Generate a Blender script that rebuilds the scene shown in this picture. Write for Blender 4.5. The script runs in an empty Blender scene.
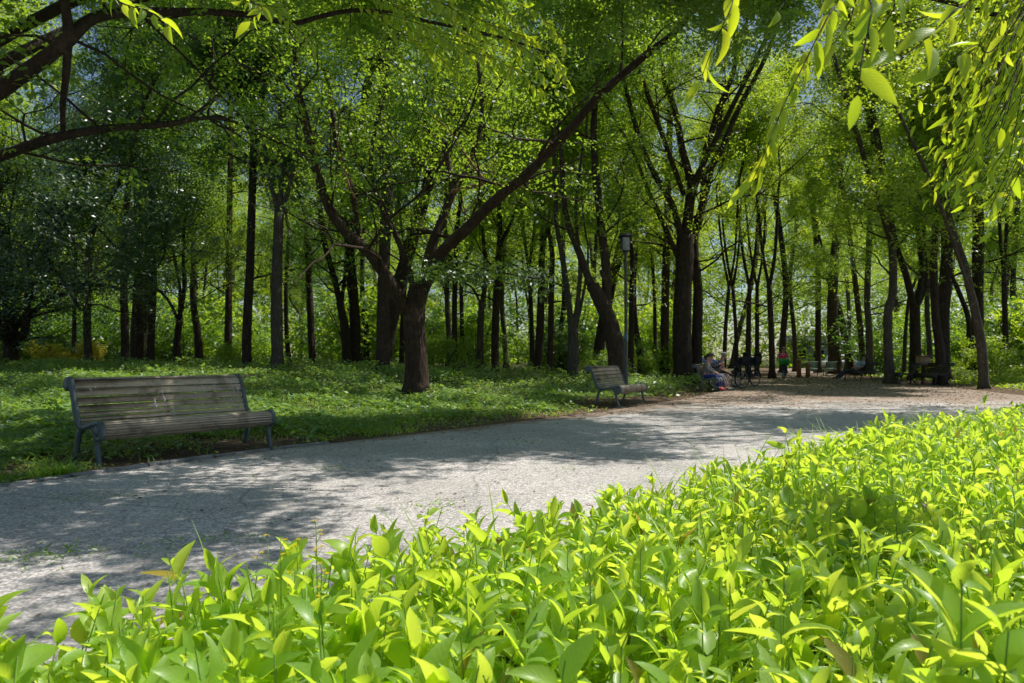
import bpy, math, random
import numpy as np
from mathutils import Vector, Matrix

RNG = np.random.default_rng(11)
sc = bpy.context.scene
COL = sc.collection
PI = math.pi
R = math.radians

# ------------------------------------------------------------------ camera
F = 700.0
CAM_H = 1.03
PITCH = math.atan(17.5 / F)
cd = bpy.data.cameras.new('camera')
cam = bpy.data.objects.new('camera', cd)
COL.objects.link(cam)
cam.location = (0, 0, CAM_H)
cam.rotation_euler = (R(90) + PITCH, 0, 0)
cd.sensor_width = 23.4
cd.lens = 23.4 * F / 1024
cd.clip_start = 0.05
cd.clip_end = 2000
cd.dof.use_dof = True
cd.dof.focus_distance = 4.2
cd.dof.aperture_fstop = 4.5
sc.camera = cam


def ray(px, py):
    x = (px - 512) / F
    y = (341.5 - py) / F
    c, s = math.cos(PITCH), math.sin(PITCH)
    return np.array([x, c - y * s, s + y * c])


def at(px, py, d):
    """world point seen at a pixel, at distance d along the world Y axis"""
    v = ray(px, py)
    return np.array([0, 0, CAM_H]) + v * (d / v[1])


def flat(px, py, z=0.0):
    v = ray(px, py)
    return np.array([0, 0, CAM_H]) + v * ((z - CAM_H) / v[2])


# ------------------------------------------------------------------ ground shape
_k = [(-140, 509), (0, 487), (60, 479), (170, 463.5), (270, 450), (430, 432), (600, 412), (690, 398), (745, 385), (768, 375), (779, 368)]
_kp = np.array([flat(*p)[:2] for p in _k])
KD, KX = _kp[:, 1], _kp[:, 0]


def kerb_x(d):
    d = np.asarray(d, float)
    v = np.interp(d, KD, KX)
    s0 = (KX[1] - KX[0]) / (KD[1] - KD[0])
    s1 = (KX[-1] - KX[-2]) / (KD[-1] - KD[-2])
    v = np.where(d < KD[0], KX[0] + (d - KD[0]) * s0, v)
    return np.where(d > KD[-1], KX[-1] + (d - KD[-1]) * s1, v)


BD = np.array([-3, 0, 1, 1.68, 2.02, 2.78, 3.66, 5.5, 7.25, 10.4, 13, 18, 24, 40, 60, 85])
BX = np.array([-6.5, -3.4, -2.1, -1.42, -1.02, -0.45, 0.50, 2.05, 3.5, 7.2, 10.6, 14.0, 15.6, 19, 26, 37])


def bed_x(d):
    return np.interp(d, BD, BX)


def smooth(t):
    t = np.clip(t, 0, 1)
    return t * t * (3 - 2 * t)


def wob(x, y, s=1.0):
    return (np.sin(x * 1.3 * s + 1.7 * np.sin(y * .9 * s)) + np.sin(y * 1.7 * s + 1.1 * np.sin(x * 1.1 * s + 2)) + np.sin((x + y) * 2.9 * s)) / 3


def terrain(x, y):
    x = np.asarray(x, float)
    y = np.asarray(y, float)
    q = (kerb_x(y) - x) * .8
    far = smooth((y - 2) / 6)
    left = .50 * smooth(q / 17) * far + np.clip(q, 0, 1) * .03 + .035 * wob(x, y, .9) * np.clip(q / 2, 0, 1)
    return np.where(q > 0, left, 0.0) - .012


def place(px, py):
    """where the ray through a pixel meets the terrain"""
    v = ray(px, py)
    t = 1.0
    for _ in range(4000):
        p = np.array([0, 0, CAM_H]) + v * t
        if p[2] <= terrain(p[0], p[1]):
            return p
        t *= 1.004
    return p


# ------------------------------------------------------------------ mesh builder
def nrm(a):
    a = np.asarray(a, float)
    return a / (np.linalg.norm(a, axis=-1, keepdims=True) + 1e-12)


class MB:
    def __init__(self):
        self.v, self.q, self.t, self.uv, self.n = [], [], [], [], 0
        self.qm, self.tm = [], []

    def add(self, v, q=None, t=None, uv=None, m=0):
        v = np.asarray(v, np.float32).reshape(-1, 3)
        if q is not None and len(q):
            self.q.append(np.asarray(q, np.int32).reshape(-1, 4) + self.n)
            self.qm.append(np.full(len(self.q[-1]), m, np.int32))
        if t is not None and len(t):
            self.t.append(np.asarray(t, np.int32).reshape(-1, 3) + self.n)
            self.tm.append(np.full(len(self.t[-1]), m, np.int32))
        self.uv.append(np.zeros((len(v), 2), np.float32) if uv is None else np.asarray(uv, np.float32))
        self.v.append(v)
        self.n += len(v)

    def build(self, name, mats, parent=None, smooth_=False, uv=False, loc=None):
        V = np.concatenate(self.v)
        if loc is not None:
            V = V - np.asarray(loc, np.float32)
        Q = np.concatenate(self.q) if self.q else np.zeros((0, 4), np.int32)
        T = np.concatenate(self.t) if self.t else np.zeros((0, 3), np.int32)
        me = bpy.data.meshes.new(name)
        me.vertices.add(len(V))
        me.vertices.foreach_set('co', V.ravel())
        nl = Q.size + T.size
        me.loops.add(nl)
        li = np.concatenate([Q.ravel(), T.ravel()])
        me.loops.foreach_set('vertex_index', li)
        me.polygons.add(len(Q) + len(T))
        ls = np.concatenate([np.arange(len(Q)) * 4, Q.size + np.arange(len(T)) * 3]).astype(np.int32)
        me.polygons.foreach_set('loop_start', ls)
        mi = np.concatenate((self.qm or [np.zeros(0, np.int32)]) + (self.tm or [np.zeros(0, np.int32)]))
        if not isinstance(mats, (list, tuple)):
            mats = [mats]
        for m in mats:
            me.materials.append(m)
        if len(mats) > 1:
            me.polygons.foreach_set('material_index', mi.astype(np.int32))
        if smooth_:
            me.polygons.foreach_set('use_smooth', np.ones(len(Q) + len(T), bool))
        if uv:
            l = me.uv_layers.new(name='UVMap')
            U = np.concatenate(self.uv)
            l.data.foreach_set('uv', U[li].ravel())
        me.update(calc_edges=True)
        o = bpy.data.objects.new(name, me)
        COL.objects.link(o)
        if parent is not None:
            o.parent = parent
        return o

    # --- shapes
    def tube(self, pts, rad, n=8, cap=True, m=0, sq=None):
        pts = np.asarray(pts, float)
        k = len(pts)
        rad = np.broadcast_to(np.asarray(rad, float), (k,))
        tan = nrm(np.gradient(pts, axis=0))
        a = np.array([0, 0, 1.0]) if abs(tan[0][2]) < .9 else np.array([1.0, 0, 0])
        u = nrm(a - tan[0] * a.dot(tan[0]))
        us = [u]
        for i in range(1, k):
            u = nrm(us[-1] - tan[i] * us[-1].dot(tan[i]))
            us.append(u)
        us = np.array(us)
        ws = np.cross(tan, us)
        ang = np.linspace(0, 2 * PI, n, endpoint=False)
        ca, sa = np.cos(ang), np.sin(ang)
        ring = pts[:, None] + rad[:, None, None] * (us[:, None] * ca[None, :, None] + ws[:, None] * sa[None, :, None])
        i = np.arange(k - 1)[:, None] * n
        j = np.arange(n)[None]
        j2 = (j + 1) % n
        q = np.stack([i + j, i + j2, i + n + j2, i + n + j], -1).reshape(-1, 4)
        v = ring.reshape(-1, 3)
        t = []
        if cap:
            v = np.concatenate([v, pts[:1], pts[-1:]])
            c0, c1 = k * n, k * n + 1
            t = [(c0, (x + 1) % n, x) for x in range(n)] + [(c1, (k - 1) * n + x, (k - 1) * n + (x + 1) % n) for x in range(n)]
        self.add(v, q, t, m=m)

    def box(self, c, s, rot=None, m=0, bev=0.0):
        c = np.asarray(c, float)
        h = np.asarray(s, float) / 2
        b = min(bev, *(h * .9)) if bev else 0
        if not b:
            v = np.array([(x, y, z) for x in (-1, 1) for y in (-1, 1) for z in (-1, 1)], float) * h
            q = [(0, 1, 3, 2), (4, 6, 7, 5), (0, 4, 5, 1), (2, 3, 7, 6), (0, 2, 6, 4), (1, 5, 7, 3)]
            t = []
        else:
            v, idx = [], {}
            for x in (-1, 1):
                for y in (-1, 1):
                    for z in (-1, 1):
                        sgn = np.array([x, y, z])
                        for ax in range(3):
                            p = sgn * (h - b)
                            p[ax] = sgn[ax] * h[ax]
                            idx[(x, y, z, ax)] = len(v)
                            v.append(p)
            v = np.array(v)
            q, t = [], []
            for ax in range(3):
                o1, o2 = [a for a in range(3) if a != ax]
                for s_ in (-1, 1):
                    f = []
                    for a_, b_ in ((-1, -1), (1, -1), (1, 1), (-1, 1)):
                        k = [0, 0, 0]
                        k[ax], k[o1], k[o2] = s_, a_, b_
                        f.append(idx[(*k, ax)])
                    q.append(f)
            for ax in range(3):
                o1, o2 = [a for a in range(3) if a != ax]
                for a_ in (-1, 1):
                    for b_ in (-1, 1):
                        k0 = [0, 0, 0]
                        k1 = [0, 0, 0]
                        k0[ax], k1[ax] = -1, 1
                        k0[o1] = k1[o1] = a_
                        k0[o2] = k1[o2] = b_
                        q.append([idx[(*k0, o1)], idx[(*k1, o1)], idx[(*k1, o2)], idx[(*k0, o2)]])
            for x in (-1, 1):
                for y in (-1, 1):
                    for z in (-1, 1):
                        t.append([idx[(x, y, z, 0)], idx[(x, y, z, 1)], idx[(x, y, z, 2)]])
        if rot is not None:
            v = v @ np.asarray(rot).T
        self.add(v + c, q, t, m=m)

    def lathe(self, prof, c=(0, 0, 0), n=16, m=0, axis=None):
        """profile [(r, z)] turned about z (or axis matrix)"""
        prof = np.asarray(prof, float)
        ang = np.linspace(0, 2 * PI, n, endpoint=False)
        v = np.stack([prof[:, None, 0] * np.cos(ang), prof[:, None, 0] * np.sin(ang), np.repeat(prof[:, None, 1], n, 1)], -1).reshape(-1, 3)
        if axis is not None:
            v = v @ np.asarray(axis).T
        k = len(prof)
        i = np.arange(k - 1)[:, None] * n
        j = np.arange(n)[None]
        j2 = (j + 1) % n
        q = np.stack([i + j, i + j2, i + n + j2, i + n + j], -1).reshape(-1, 4)
        self.add(v + np.asarray(c), q, m=m)

    def ring(self, c, r, th, axis, n=24, k=6):
        """a torus about the unit vector axis"""
        axis = nrm(axis)
        a = np.array([0, 0, 1.0]) if abs(axis[2]) < .9 else np.array([1.0, 0, 0])
        u = nrm(np.cross(axis, a))
        w = np.cross(axis, u)
        A = np.linspace(0, 2 * PI, n, endpoint=False)
        B = np.linspace(0, 2 * PI, k, endpoint=False)
        rad = u[None] * np.cos(A)[:, None] + w[None] * np.sin(A)[:, None]
        v = np.asarray(c) + rad[:, None] * (r + th * np.cos(B))[None, :, None] + axis[None, None] * (th * np.sin(B))[None, :, None]
        i = np.arange(n)[:, None]
        j = np.arange(k)[None]
        q = np.stack([i * k + j, ((i + 1) % n) * k + j, ((i + 1) % n) * k + (j + 1) % k, i * k + (j + 1) % k], -1).reshape(-1, 4)
        self.add(v.reshape(-1, 3), q)

    def prism(self, outline, h0, h1, axis=0):
        """outline of 2-D points extruded along an axis"""
        o = np.asarray(outline, float)
        n = len(o)

        def lift(h):
            z = np.full((n, 1), h)
            return {0: np.hstack([z, o]), 1: np.hstack([o[:, :1], z, o[:, 1:]]), 2: np.hstack([o, z])}[axis]
        v = np.vstack([lift(h0), lift(h1), lift(h0).mean(0, keepdims=True), lift(h1).mean(0, keepdims=True)])
        q = [(i, (i + 1) % n, n + (i + 1) % n, n + i) for i in range(n)]
        t = [(2 * n, (i + 1) % n, i) for i in range(n)] + [(2 * n + 1, n + i, n + (i + 1) % n) for i in range(n)]
        self.add(v, q, t)

    # --- leaves
    def leaves(self, pos, fwd, nor, L, W, fold=.12):
        """one folded diamond per leaf"""
        fwd = nrm(fwd)
        nor = nrm(nor - fwd * (nor * fwd).sum(-1, keepdims=True))
        side = np.cross(fwd, nor)
        L = np.broadcast_to(L, (len(pos),))[:, None]
        W = np.broadcast_to(W, (len(pos),))[:, None]
        a = pos
        b = pos + fwd * L * .42 + side * W * .5 + nor * W * fold
        c = pos + fwd * L
        d = pos + fwd * L * .42 - side * W * .5 + nor * W * fold
        v = np.stack([a, b, c, d], 1).reshape(-1, 3)
        q = np.arange(len(pos) * 4).reshape(-1, 4)
        self.add(v, q)

    def blades(self, pos, fwd, nor, L, W, bend=.3, rows=4, fold=.15, prof=None, m=0):
        """curved leaves with a midrib fold; uv carries (across, along)"""
        N = len(pos)
        fwd = nrm(fwd)
        nor = nrm(nor - fwd * (nor * fwd).sum(-1, keepdims=True))
        side = np.cross(fwd, nor)
        t = np.linspace(0, 1, rows + 1)
        if prof is None:
            w = np.sin(PI * np.clip(t, 0, 1) ** .72) ** .8
            w[0], w[-1] = .06, .02
        else:
            w = np.interp(t, *prof)
        L = np.broadcast_to(L, (N,))[:, None]
        W = np.broadcast_to(W, (N,))[:, None]
        bend = np.broadcast_to(bend, (N,))[:, None]
        fold = np.broadcast_to(fold, (N,))[:, None]
        th = bend * t[None] * 2
        dt = 1.0 / rows
        cx = np.concatenate([np.zeros((N, 1)), np.cumsum(np.cos((th[:, 1:] + th[:, :-1]) / 2) * dt, 1)], 1) * L
        cz = np.concatenate([np.zeros((N, 1)), np.cumsum(-np.sin((th[:, 1:] + th[:, :-1]) / 2) * dt, 1)], 1) * L
        ctr = pos[:, None] + fwd[:, None] * cx[..., None] + nor[:, None] * cz[..., None]
        hw = (W * w[None] / 2)[..., None]
        up = (hw[..., 0] * fold * 2)[..., None] * nor[:, None]
        lft = ctr - side[:, None] * hw + up
        rgt = ctr + side[:, None] * hw + up
        v = np.stack([lft, ctr, rgt], 2).reshape(-1, 3)
        uv = np.zeros((N, rows + 1, 3, 2))
        uv[..., 0] = np.array([0, .5, 1])
        uv[..., 1] = t[None, :, None]
        base = np.arange(N)[:, None, None] * (rows + 1) * 3
        r = np.arange(rows)[None, :, None] * 3
        c = np.arange(2)[None, None]
        q = np.stack([base + r + c, base + r + c + 1, base + r + 3 + c + 1, base + r + 3 + c], -1).reshape(-1, 4)
        self.add(v, q, uv=uv.reshape(-1, 2), m=m)


def prop(o, label=None, cat=None, group=None, kind=None):
    if label:
        o['label'] = label
    if cat:
        o['category'] = cat
    if group:
        o['group'] = group
    if kind:
        o['kind'] = kind
    return o


def thing(name, label, cat, loc=(0, 0, 0), rz=0.0, group=None):
    o = bpy.data.objects.new(name, None)
    COL.objects.link(o)
    o.empty_display_size = .2
    o.location = loc
    o.rotation_euler = (0, 0, rz)
    return prop(o, label, cat, group)


def dup(root, loc, rz, label, group=None, scale=None, swap=None):
    r = root.copy()
    COL.objects.link(r)
    r.location = loc
    r.rotation_euler = (0, 0, rz)
    if scale is not None:
        r.scale = (scale,) * 3 if np.isscalar(scale) else scale
    r['label'] = label
    if group:
        r['group'] = group
    for ch in list(root.children):
        c = ch.copy()
        COL.objects.link(c)
        c.parent = r
        if swap and c.data is not None:
            c.data = swap(c.data)
        for g in ch.children:
            e = g.copy()
            COL.objects.link(e)
            e.parent = c
            if swap and e.data is not None:
                e.data = swap(e.data)
    return r


# ------------------------------------------------------------------ materials
class NT:
    def __init__(self, name):
        self.m = bpy.data.materials.new(name)
        self.m.use_nodes = True
        self.t = self.m.node_tree
        self.t.nodes.clear()
        self.out = self.t.nodes.new('ShaderNodeOutputMaterial')

    def n(self, typ, _in=None, **kw):
        nd = self.t.nodes.new('ShaderNode' + typ)
        for k, v in kw.items():
            setattr(nd, k, v)
        for k, v in (_in or {}).items():
            s = nd.inputs[k]
            if hasattr(v, 'is_linked') or isinstance(v, bpy.types.NodeSocket):
                self.t.links.new(v, s)
            else:
                if hasattr(s.default_value, '__len__') and not np.isscalar(v) and len(v) == 3 and len(s.default_value) == 4:
                    v = (*v, 1)
                s.default_value = v
        return nd

    def noise(self, scale, detail=3, rough=.6, vec=None, dist=0.0):
        i = {'Scale': scale, 'Detail': detail, 'Roughness': rough, 'Distortion': dist}
        if vec is not None:
            i['Vector'] = vec
        return self.n('TexNoise', i).outputs[0]

    def ramp(self, fac, stops, interp='LINEAR'):
        r = self.n('ValToRGB', {'Fac': fac})
        r.color_ramp.interpolation = interp
        e = r.color_ramp.elements
        while len(e) < len(stops):
            e.new(.5)
        for x, (p, c) in zip(e, stops):
            x.position = p
            x.color = (c, c, c, 1) if np.isscalar(c) else (*c, 1)
        return r.outputs[0]

    def mix(self, fac, a, b, mode='MIX'):
        m = self.n('Mix', data_type='RGBA', blend_type=mode)
        for s, v in ((m.inputs[0], fac), (m.inputs[6], a), (m.inputs[7], b)):
            if isinstance(v, bpy.types.NodeSocket):
                self.t.links.new(v, s)
            else:
                s.default_value = v if np.isscalar(v) else (*v, 1)
        return m.outputs[2]

    def math(self, op, a, b=0.0, clamp=False):
        m = self.n('Math', {0: a, 1: b}, operation=op)
        m.use_clamp = clamp
        return m.outputs[0]

    def bump(self, h, strength=.5, dist=.02):
        return self.n('Bump', {'Height': h, 'Strength': strength, 'Distance': dist}).outputs[0]

    def pos(self):
        return self.n('NewGeometry').outputs['Position']

    def obj(self):
        return self.n('TexCoord').outputs['Object']

    def surf(self, s):
        self.t.links.new(s, self.out.inputs['Surface'])
        return self.m

    def pbr(self, col, rough=.6, normal=None, metal=0.0, spec=.5):
        i = {'Base Color': col, 'Roughness': rough, 'Metallic': metal, 'Specular IOR Level': spec}
        if normal is not None:
            i['Normal'] = normal
        return self.n('BsdfPrincipled', i).outputs[0]


def leaf_mat(name, dark, light, tdark, tlight, rough=.4, spec=.5, tfac=.45, veins=False, dry=None, coat=0.0):
    N = NT(name)
    g = N.n('NewGeometry')
    rnd = g.outputs['Random Per Island']
    big = N.noise(.35, 2, .5, g.outputs['Position'])
    f = N.math('ADD', N.math('MULTIPLY', rnd, .65), N.math('MULTIPLY', N.math('SUBTRACT', big, .3), .8), True)
    col = N.mix(f, dark, light)
    tr = N.mix(f, tdark, tlight)
    if dry is not None:
        r2 = N.math('FRACT', N.math('MULTIPLY', rnd, 37.3))
        k = N.math('GREATER_THAN', r2, dry[0])
        col = N.mix(k, col, dry[1])
        tr = N.mix(k, tr, dry[1])
    normal = None
    if veins:
        uv = N.n('SeparateXYZ', {0: N.n('UVMap').outputs[0]})
        a = N.math('ABSOLUTE', N.math('SUBTRACT', uv.outputs[0], .5))
        mid = N.math('SUBTRACT', 1.0, N.math('MULTIPLY', a, 22.0), True)
        w = N.math('SINE', N.math('MULTIPLY', N.math('SUBTRACT', uv.outputs[1], N.math('MULTIPLY', a, .55)), 60.0))
        vn = N.math('GREATER_THAN', w, .9)
        vv = N.math('MAXIMUM', N.math('MULTIPLY', mid, .8), N.math('MULTIPLY', vn, .3))
        col = N.mix(N.math('MULTIPLY', vv, .28), col, tuple(min(1, c * 1.7 + .05) for c in light))
        tr = N.mix(N.math('MULTIPLY', vv, .25), tr, tuple(c * .55 for c in tdark))
        sp = N.noise(14.0, 2, .5, N.obj())
        col = N.mix(N.math('MULTIPLY', sp, .5), col, tuple(c * .6 for c in dark))
        normal = N.bump(w, .12, .0006)
    p = N.pbr(col, rough, normal, 0, spec)
    if coat:
        p.node.inputs['Coat Weight'].default_value = coat
        p.node.inputs['Coat Roughness'].default_value = .26
    ti = {'Color': tr}
    if normal is not None:
        ti['Normal'] = normal
    t = N.n('BsdfTranslucent', ti).outputs[0]
    s = N.n('MixShader', {0: tfac, 1: p, 2: t}).outputs[0]
    return N.surf(s)


def bark_mat(name, a, b, moss=.25, scale=1.0):
    N = NT(name)
    mp = N.n('Mapping', {'Vector': N.obj(), 'Scale': (9 * scale, 9 * scale, 1.6 * scale)}).outputs[0]
    f = N.noise(1.6, 6, .68, mp, 1.2)
    v = N.n('TexVoronoi', {'Vector': mp, 'Scale': 2.2}).outputs[0]
    big = N.noise(.8, 4, .6, N.obj())
    c = N.mix(N.ramp(f, [(.32, 0.0), (.68, 1.0)]), a, b)
    c = N.mix(N.math('MULTIPLY', N.ramp(big, [(.5, 0.0), (.68, 1.0)]), moss), c, (.045, .06, .022))
    c = N.mix(N.math('MULTIPLY', N.ramp(N.noise(5.0, 3, .6, N.obj()), [(.58, 0.0), (.66, 1.0)]), .35), c, tuple(x * 1.9 for x in b))
    h = N.math('ADD', N.math('MULTIPLY', f, .7), N.math('MULTIPLY', v, .5))
    return N.surf(N.pbr(c, .85, N.bump(h, 1.0, .05), 0, .25))


def plain(name, col, rough=.5, metal=0.0, var=.25, scale=6.0, bump=0.0, spec=.5):
    N = NT(name)
    f = N.noise(scale, 4, .65, N.obj())
    c = N.mix(N.ramp(f, [(.3, 0.0), (.7, 1.0)]), tuple(x * (1 - var) for x in col), tuple(min(1, x * (1 + var)) for x in col))
    nb = N.bump(N.noise(scale * 6, 3, .6, N.obj()), bump, .01) if bump else None
    return N.surf(N.pbr(c, rough, nb, metal, spec))


M = {}
M['weed'] = leaf_mat('weed_leaf', (.20, .42, .04), (.52, .76, .12), (.60, .90, .03), (.92, .99, .10), .5, .9, .64, True, dry=(.987, (.42, .33, .05)), coat=.35)
M['weed_stem'] = plain('weed_stem', (.24, .38, .07), .5)
M['grass_blade'] = leaf_mat('grass_blade', (.14, .32, .04), (.32, .54, .09), (.5, .75, .04), (.75, .9, .08), .4, .4, .45)
M['willow'] = leaf_mat('weeping_leaf', (.10, .25, .025), (.26, .46, .06), (.56, .82, .014), (.95, .98, .04), .45, 1.0, .62, True)
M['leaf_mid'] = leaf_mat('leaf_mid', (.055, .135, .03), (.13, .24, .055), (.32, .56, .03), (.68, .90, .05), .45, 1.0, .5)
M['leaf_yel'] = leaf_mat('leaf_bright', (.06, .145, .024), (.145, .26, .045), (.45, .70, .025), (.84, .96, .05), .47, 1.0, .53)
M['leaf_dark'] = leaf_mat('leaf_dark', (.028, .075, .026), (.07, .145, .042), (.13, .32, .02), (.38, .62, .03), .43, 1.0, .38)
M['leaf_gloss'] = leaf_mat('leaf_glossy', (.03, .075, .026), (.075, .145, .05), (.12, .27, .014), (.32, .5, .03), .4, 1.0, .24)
M['cover'] = leaf_mat('ground_cover_leaf', (.085, .20, .045), (.29, .46, .13), (.30, .56, .04), (.65, .82, .09), .5, .9, .4, coat=.12)
M['yellow'] = leaf_mat('yellow_leaf', (.52, .46, .05), (.78, .70, .12), (.66, .6, .04), (.85, .78, .08), .5, .3, .4)
M['petal'] = leaf_mat('yellow_petal', (.7, .48, .01), (.8, .6, .02), (.7, .5, .01), (.8, .6, .02), .5, .3, .35)
M['litter'] = leaf_mat('litter_leaf', (.09, .05, .028), (.25, .15, .075), (.10, .05, .02), (.2, .12, .05), .6, .3, .2, dry=(.82, (.18, .2, .04)))
M['bark_dark'] = bark_mat('bark_dark', (.022, .016, .013), (.075, .05, .037))
M['bark_red'] = bark_mat('bark_reddish', (.03, .021, .016), (.098, .066, .048), .15)
M['bark_main'] = bark_mat('bark_of_forked_tree', (.022, .015, .012), (.095, .058, .04), .15, .8)
M['bark_grey'] = bark_mat('bark_grey', (.05, .043, .034), (.14, .118, .092), .3)
M['bark_dead'] = bark_mat('bark_dead', (.22, .11, .06), (.42, .25, .15), .0)


def wood_mat(name, a, b, axis=(1.2, 26, 26)):
    N = NT(name)
    mp = N.n('Mapping', {'Vector': N.obj(), 'Scale': axis}).outputs[0]
    f = N.noise(2.0, 6, .7, mp, .6)
    g = N.noise(3.2, 4, .6, N.obj())
    c = N.mix(N.ramp(f, [(.3, 0.0), (.7, 1.0)]), a, b)
    c = N.mix(N.math('MULTIPLY', N.ramp(g, [(.5, 0.0), (.62, 1.0)]), .6), c, tuple(x * .42 for x in a))
    c = N.mix(N.math('MULTIPLY', N.ramp(N.noise(26.0, 3, .7, N.obj()), [(.56, 0.0), (.66, 1.0)]), .45), c, (.30, .29, .25))
    rnd = N.n('NewGeometry').outputs['Random Per Island']
    c = N.mix(1.0, c, N.ramp(rnd, [(0, .75), (1, 1.15)]), 'MULTIPLY')
    return N.surf(N.pbr(c, .8, N.bump(f, .55, .008), 0, .25))


M['wood'] = wood_mat('weathered_wood', (.36, .29, .215), (.68, .58, .455))
M['wood_dark'] = wood_mat('dark_weathered_wood', (.06, .048, .034), (.15, .12, .085))
M['wood_green'] = wood_mat('pale_green_wood', (.22, .30, .22), (.36, .46, .36))
M['log'] = wood_mat('cut_log', (.25, .17, .1), (.4, .28, .17))
M['iron'] = plain('bench_iron', (.085, .115, .125), .5, .0, .35, 14, .3)
M['iron_dark'] = plain('dark_iron', (.03, .032, .034), .5, 0, .3, 14)
M['dropping'] = plain('white_streak', (.55, .57, .58), .8, 0, .35, 40)
M['lamp_pole'] = plain('lamp_pole_paint', (.065, .075, .08), .45, 0, .2, 8)
M['lamp_black'] = plain('lamp_black', (.02, .02, .022), .4)
M['sticker'] = plain('blue_band', (.03, .16, .45), .5)
N = NT('lamp_diffuser')
M['diffuser'] = N.surf(N.n('MixShader', {0: .45, 1: N.pbr((.82, .82, .78), .35), 2: N.n('BsdfTranslucent', {'Color': (.8, .8, .76, 1)}).outputs[0]}).outputs[0])
M['rubber'] = plain('rubber', (.015, .015, .016), .7)
M['chrome'] = plain('spoke_steel', (.5, .5, .52), .3, .9)
M['bike_black'] = plain('bicycle_black', (.02, .02, .022), .4)
M['black_cloth'] = plain('black_fabric', (.018, .018, .022), .85)
M['green_bag'] = plain('green_fabric', (.02, .36, .06), .6)
M['pink'] = plain('pink_fabric', (.68, .03, .17), .8)
M['blue_trousers'] = plain('blue_fabric', (.012, .03, .17), .8)
M['white_cloth'] = plain('white_fabric', (.17, .17, .175), .8)
M['grey_cloth'] = plain('grey_fabric', (.16, .17, .2), .8)
M['light_blue'] = plain('light_blue_fabric', (.30, .42, .62), .8)
M['navy'] = plain('navy_fabric', (.025, .03, .045), .8)
M['skin'] = plain('skin', (.42, .24, .16), .5, 0, .08)
M['hair'] = plain('dark_hair', (.014, .011, .01), .5)
M['hair_grey'] = plain('grey_cap', (.25, .26, .27), .7)
M['red_shoe'] = plain('red_shoe', (.55, .03, .05), .6)
M['tan_box'] = plain('tan_wood', (.34, .21, .11), .7, 0, .25, 10)
M['brown_post'] = plain('brown_post', (.20, .085, .045), .7, 0, .25, 10)
M['car_white'] = plain('car_white', (.75, .76, .78), .25, 0, .03)
M['car_blue'] = plain('car_blue', (.06, .10, .42), .25, 0, .05)
M['car_silver'] = plain('car_silver', (.45, .46, .5), .3, .5, .05)
M['car_glass'] = plain('car_glass', (.02, .025, .03), .08, 0, .1)
M['plaster'] = plain('plaster', (.45, .45, .52), .8, 0, .1, 2)
M['roof'] = plain('roof_grey', (.10, .11, .14), .6, 0, .2, 2)
M['kerb'] = plain('kerb_concrete', (.22, .22, .225), .85, 0, .35, 7, .6)

# asphalt with pale stones, going over to leaf litter in the distance
N = NT('path_asphalt')
p = N.pos()
sp = N.n('SeparateXYZ', {0: p})
vor = N.n('TexVoronoi', {'Vector': p, 'Scale': 62.0})
sepc = N.n('SeparateColor', {0: vor.outputs['Color']})
stone = N.ramp(sepc.outputs[0], [(0.0, (.24, .235, .245)), (.45, (.70, .68, .68)), (.8, (.88, .86, .855)), (1.0, (.98, .97, .97))])
edge = N.ramp(vor.outputs['Distance'], [(.25, 1.0), (.75, .5)])
c = N.mix(1.0, stone, edge, 'MULTIPLY')
c = N.mix(.25, c, (.72, .705, .715))
big = N.noise(.55, 5, .62, p)
c = N.mix(1.0, c, N.ramp(big, [(.3, .70), (.7, 1.2)]), 'MULTIPLY')
c = N.mix(N.math('MULTIPLY', N.ramp(N.noise(2.3, 5, .7, p), [(.5, 0.0), (.7, 1.0)]), .5), c, (.52, .495, .46))
crk = N.n('TexVoronoi', {'Vector': N.n('Mapping', {'Vector': N.mix(.25, p, N.n('TexNoise', {'Vector': p, 'Scale': 1.1, 'Detail': 5}).outputs[1])}).outputs[0], 'Scale': .42}, feature='DISTANCE_TO_EDGE').outputs['Distance']
c = N.mix(N.math('MULTIPLY', N.ramp(crk, [(.0, 1.0), (.0045, 0.0)]), .42), c, (.05, .05, .045))
c = N.mix(1.0, c, (1.0, .955, .90), 'MULTIPLY')
dist = N.math('MULTIPLY', N.math('SUBTRACT', sp.outputs[1], 11.5), .11, True)
lit = N.math('ADD', dist, N.math('MULTIPLY', N.math('SUBTRACT', N.noise(.9, 5, .7, p), .5), 1.6))
ed = N.n('Attribute', attribute_name='edge').outputs['Fac']
ed = N.math('MULTIPLY', ed, N.math('ADD', .35, N.math('MULTIPLY', N.math('SUBTRACT', sp.outputs[1], 7.0), .16, True)))
lit = N.math('ADD', lit, N.math('MULTIPLY', ed, 1.1))
lit = N.math('MULTIPLY', N.ramp(lit, [(.35, 0.0), (.7, 1.0)]), .92)
soil = N.ramp(N.noise(9.0, 5, .75, p), [(.3, (.17, .108, .072)), (.55, (.36, .26, .19)), (.75, (.52, .41, .32))])
c = N.mix(lit, c, soil)
h = N.math('ADD', N.math('MULTIPLY', vor.outputs['Distance'], -.5), N.noise(160.0, 2, .6, p))
M['path'] = N.surf(N.pbr(c, .78, N.bump(h, .55, .006), 0, .35))

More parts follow.
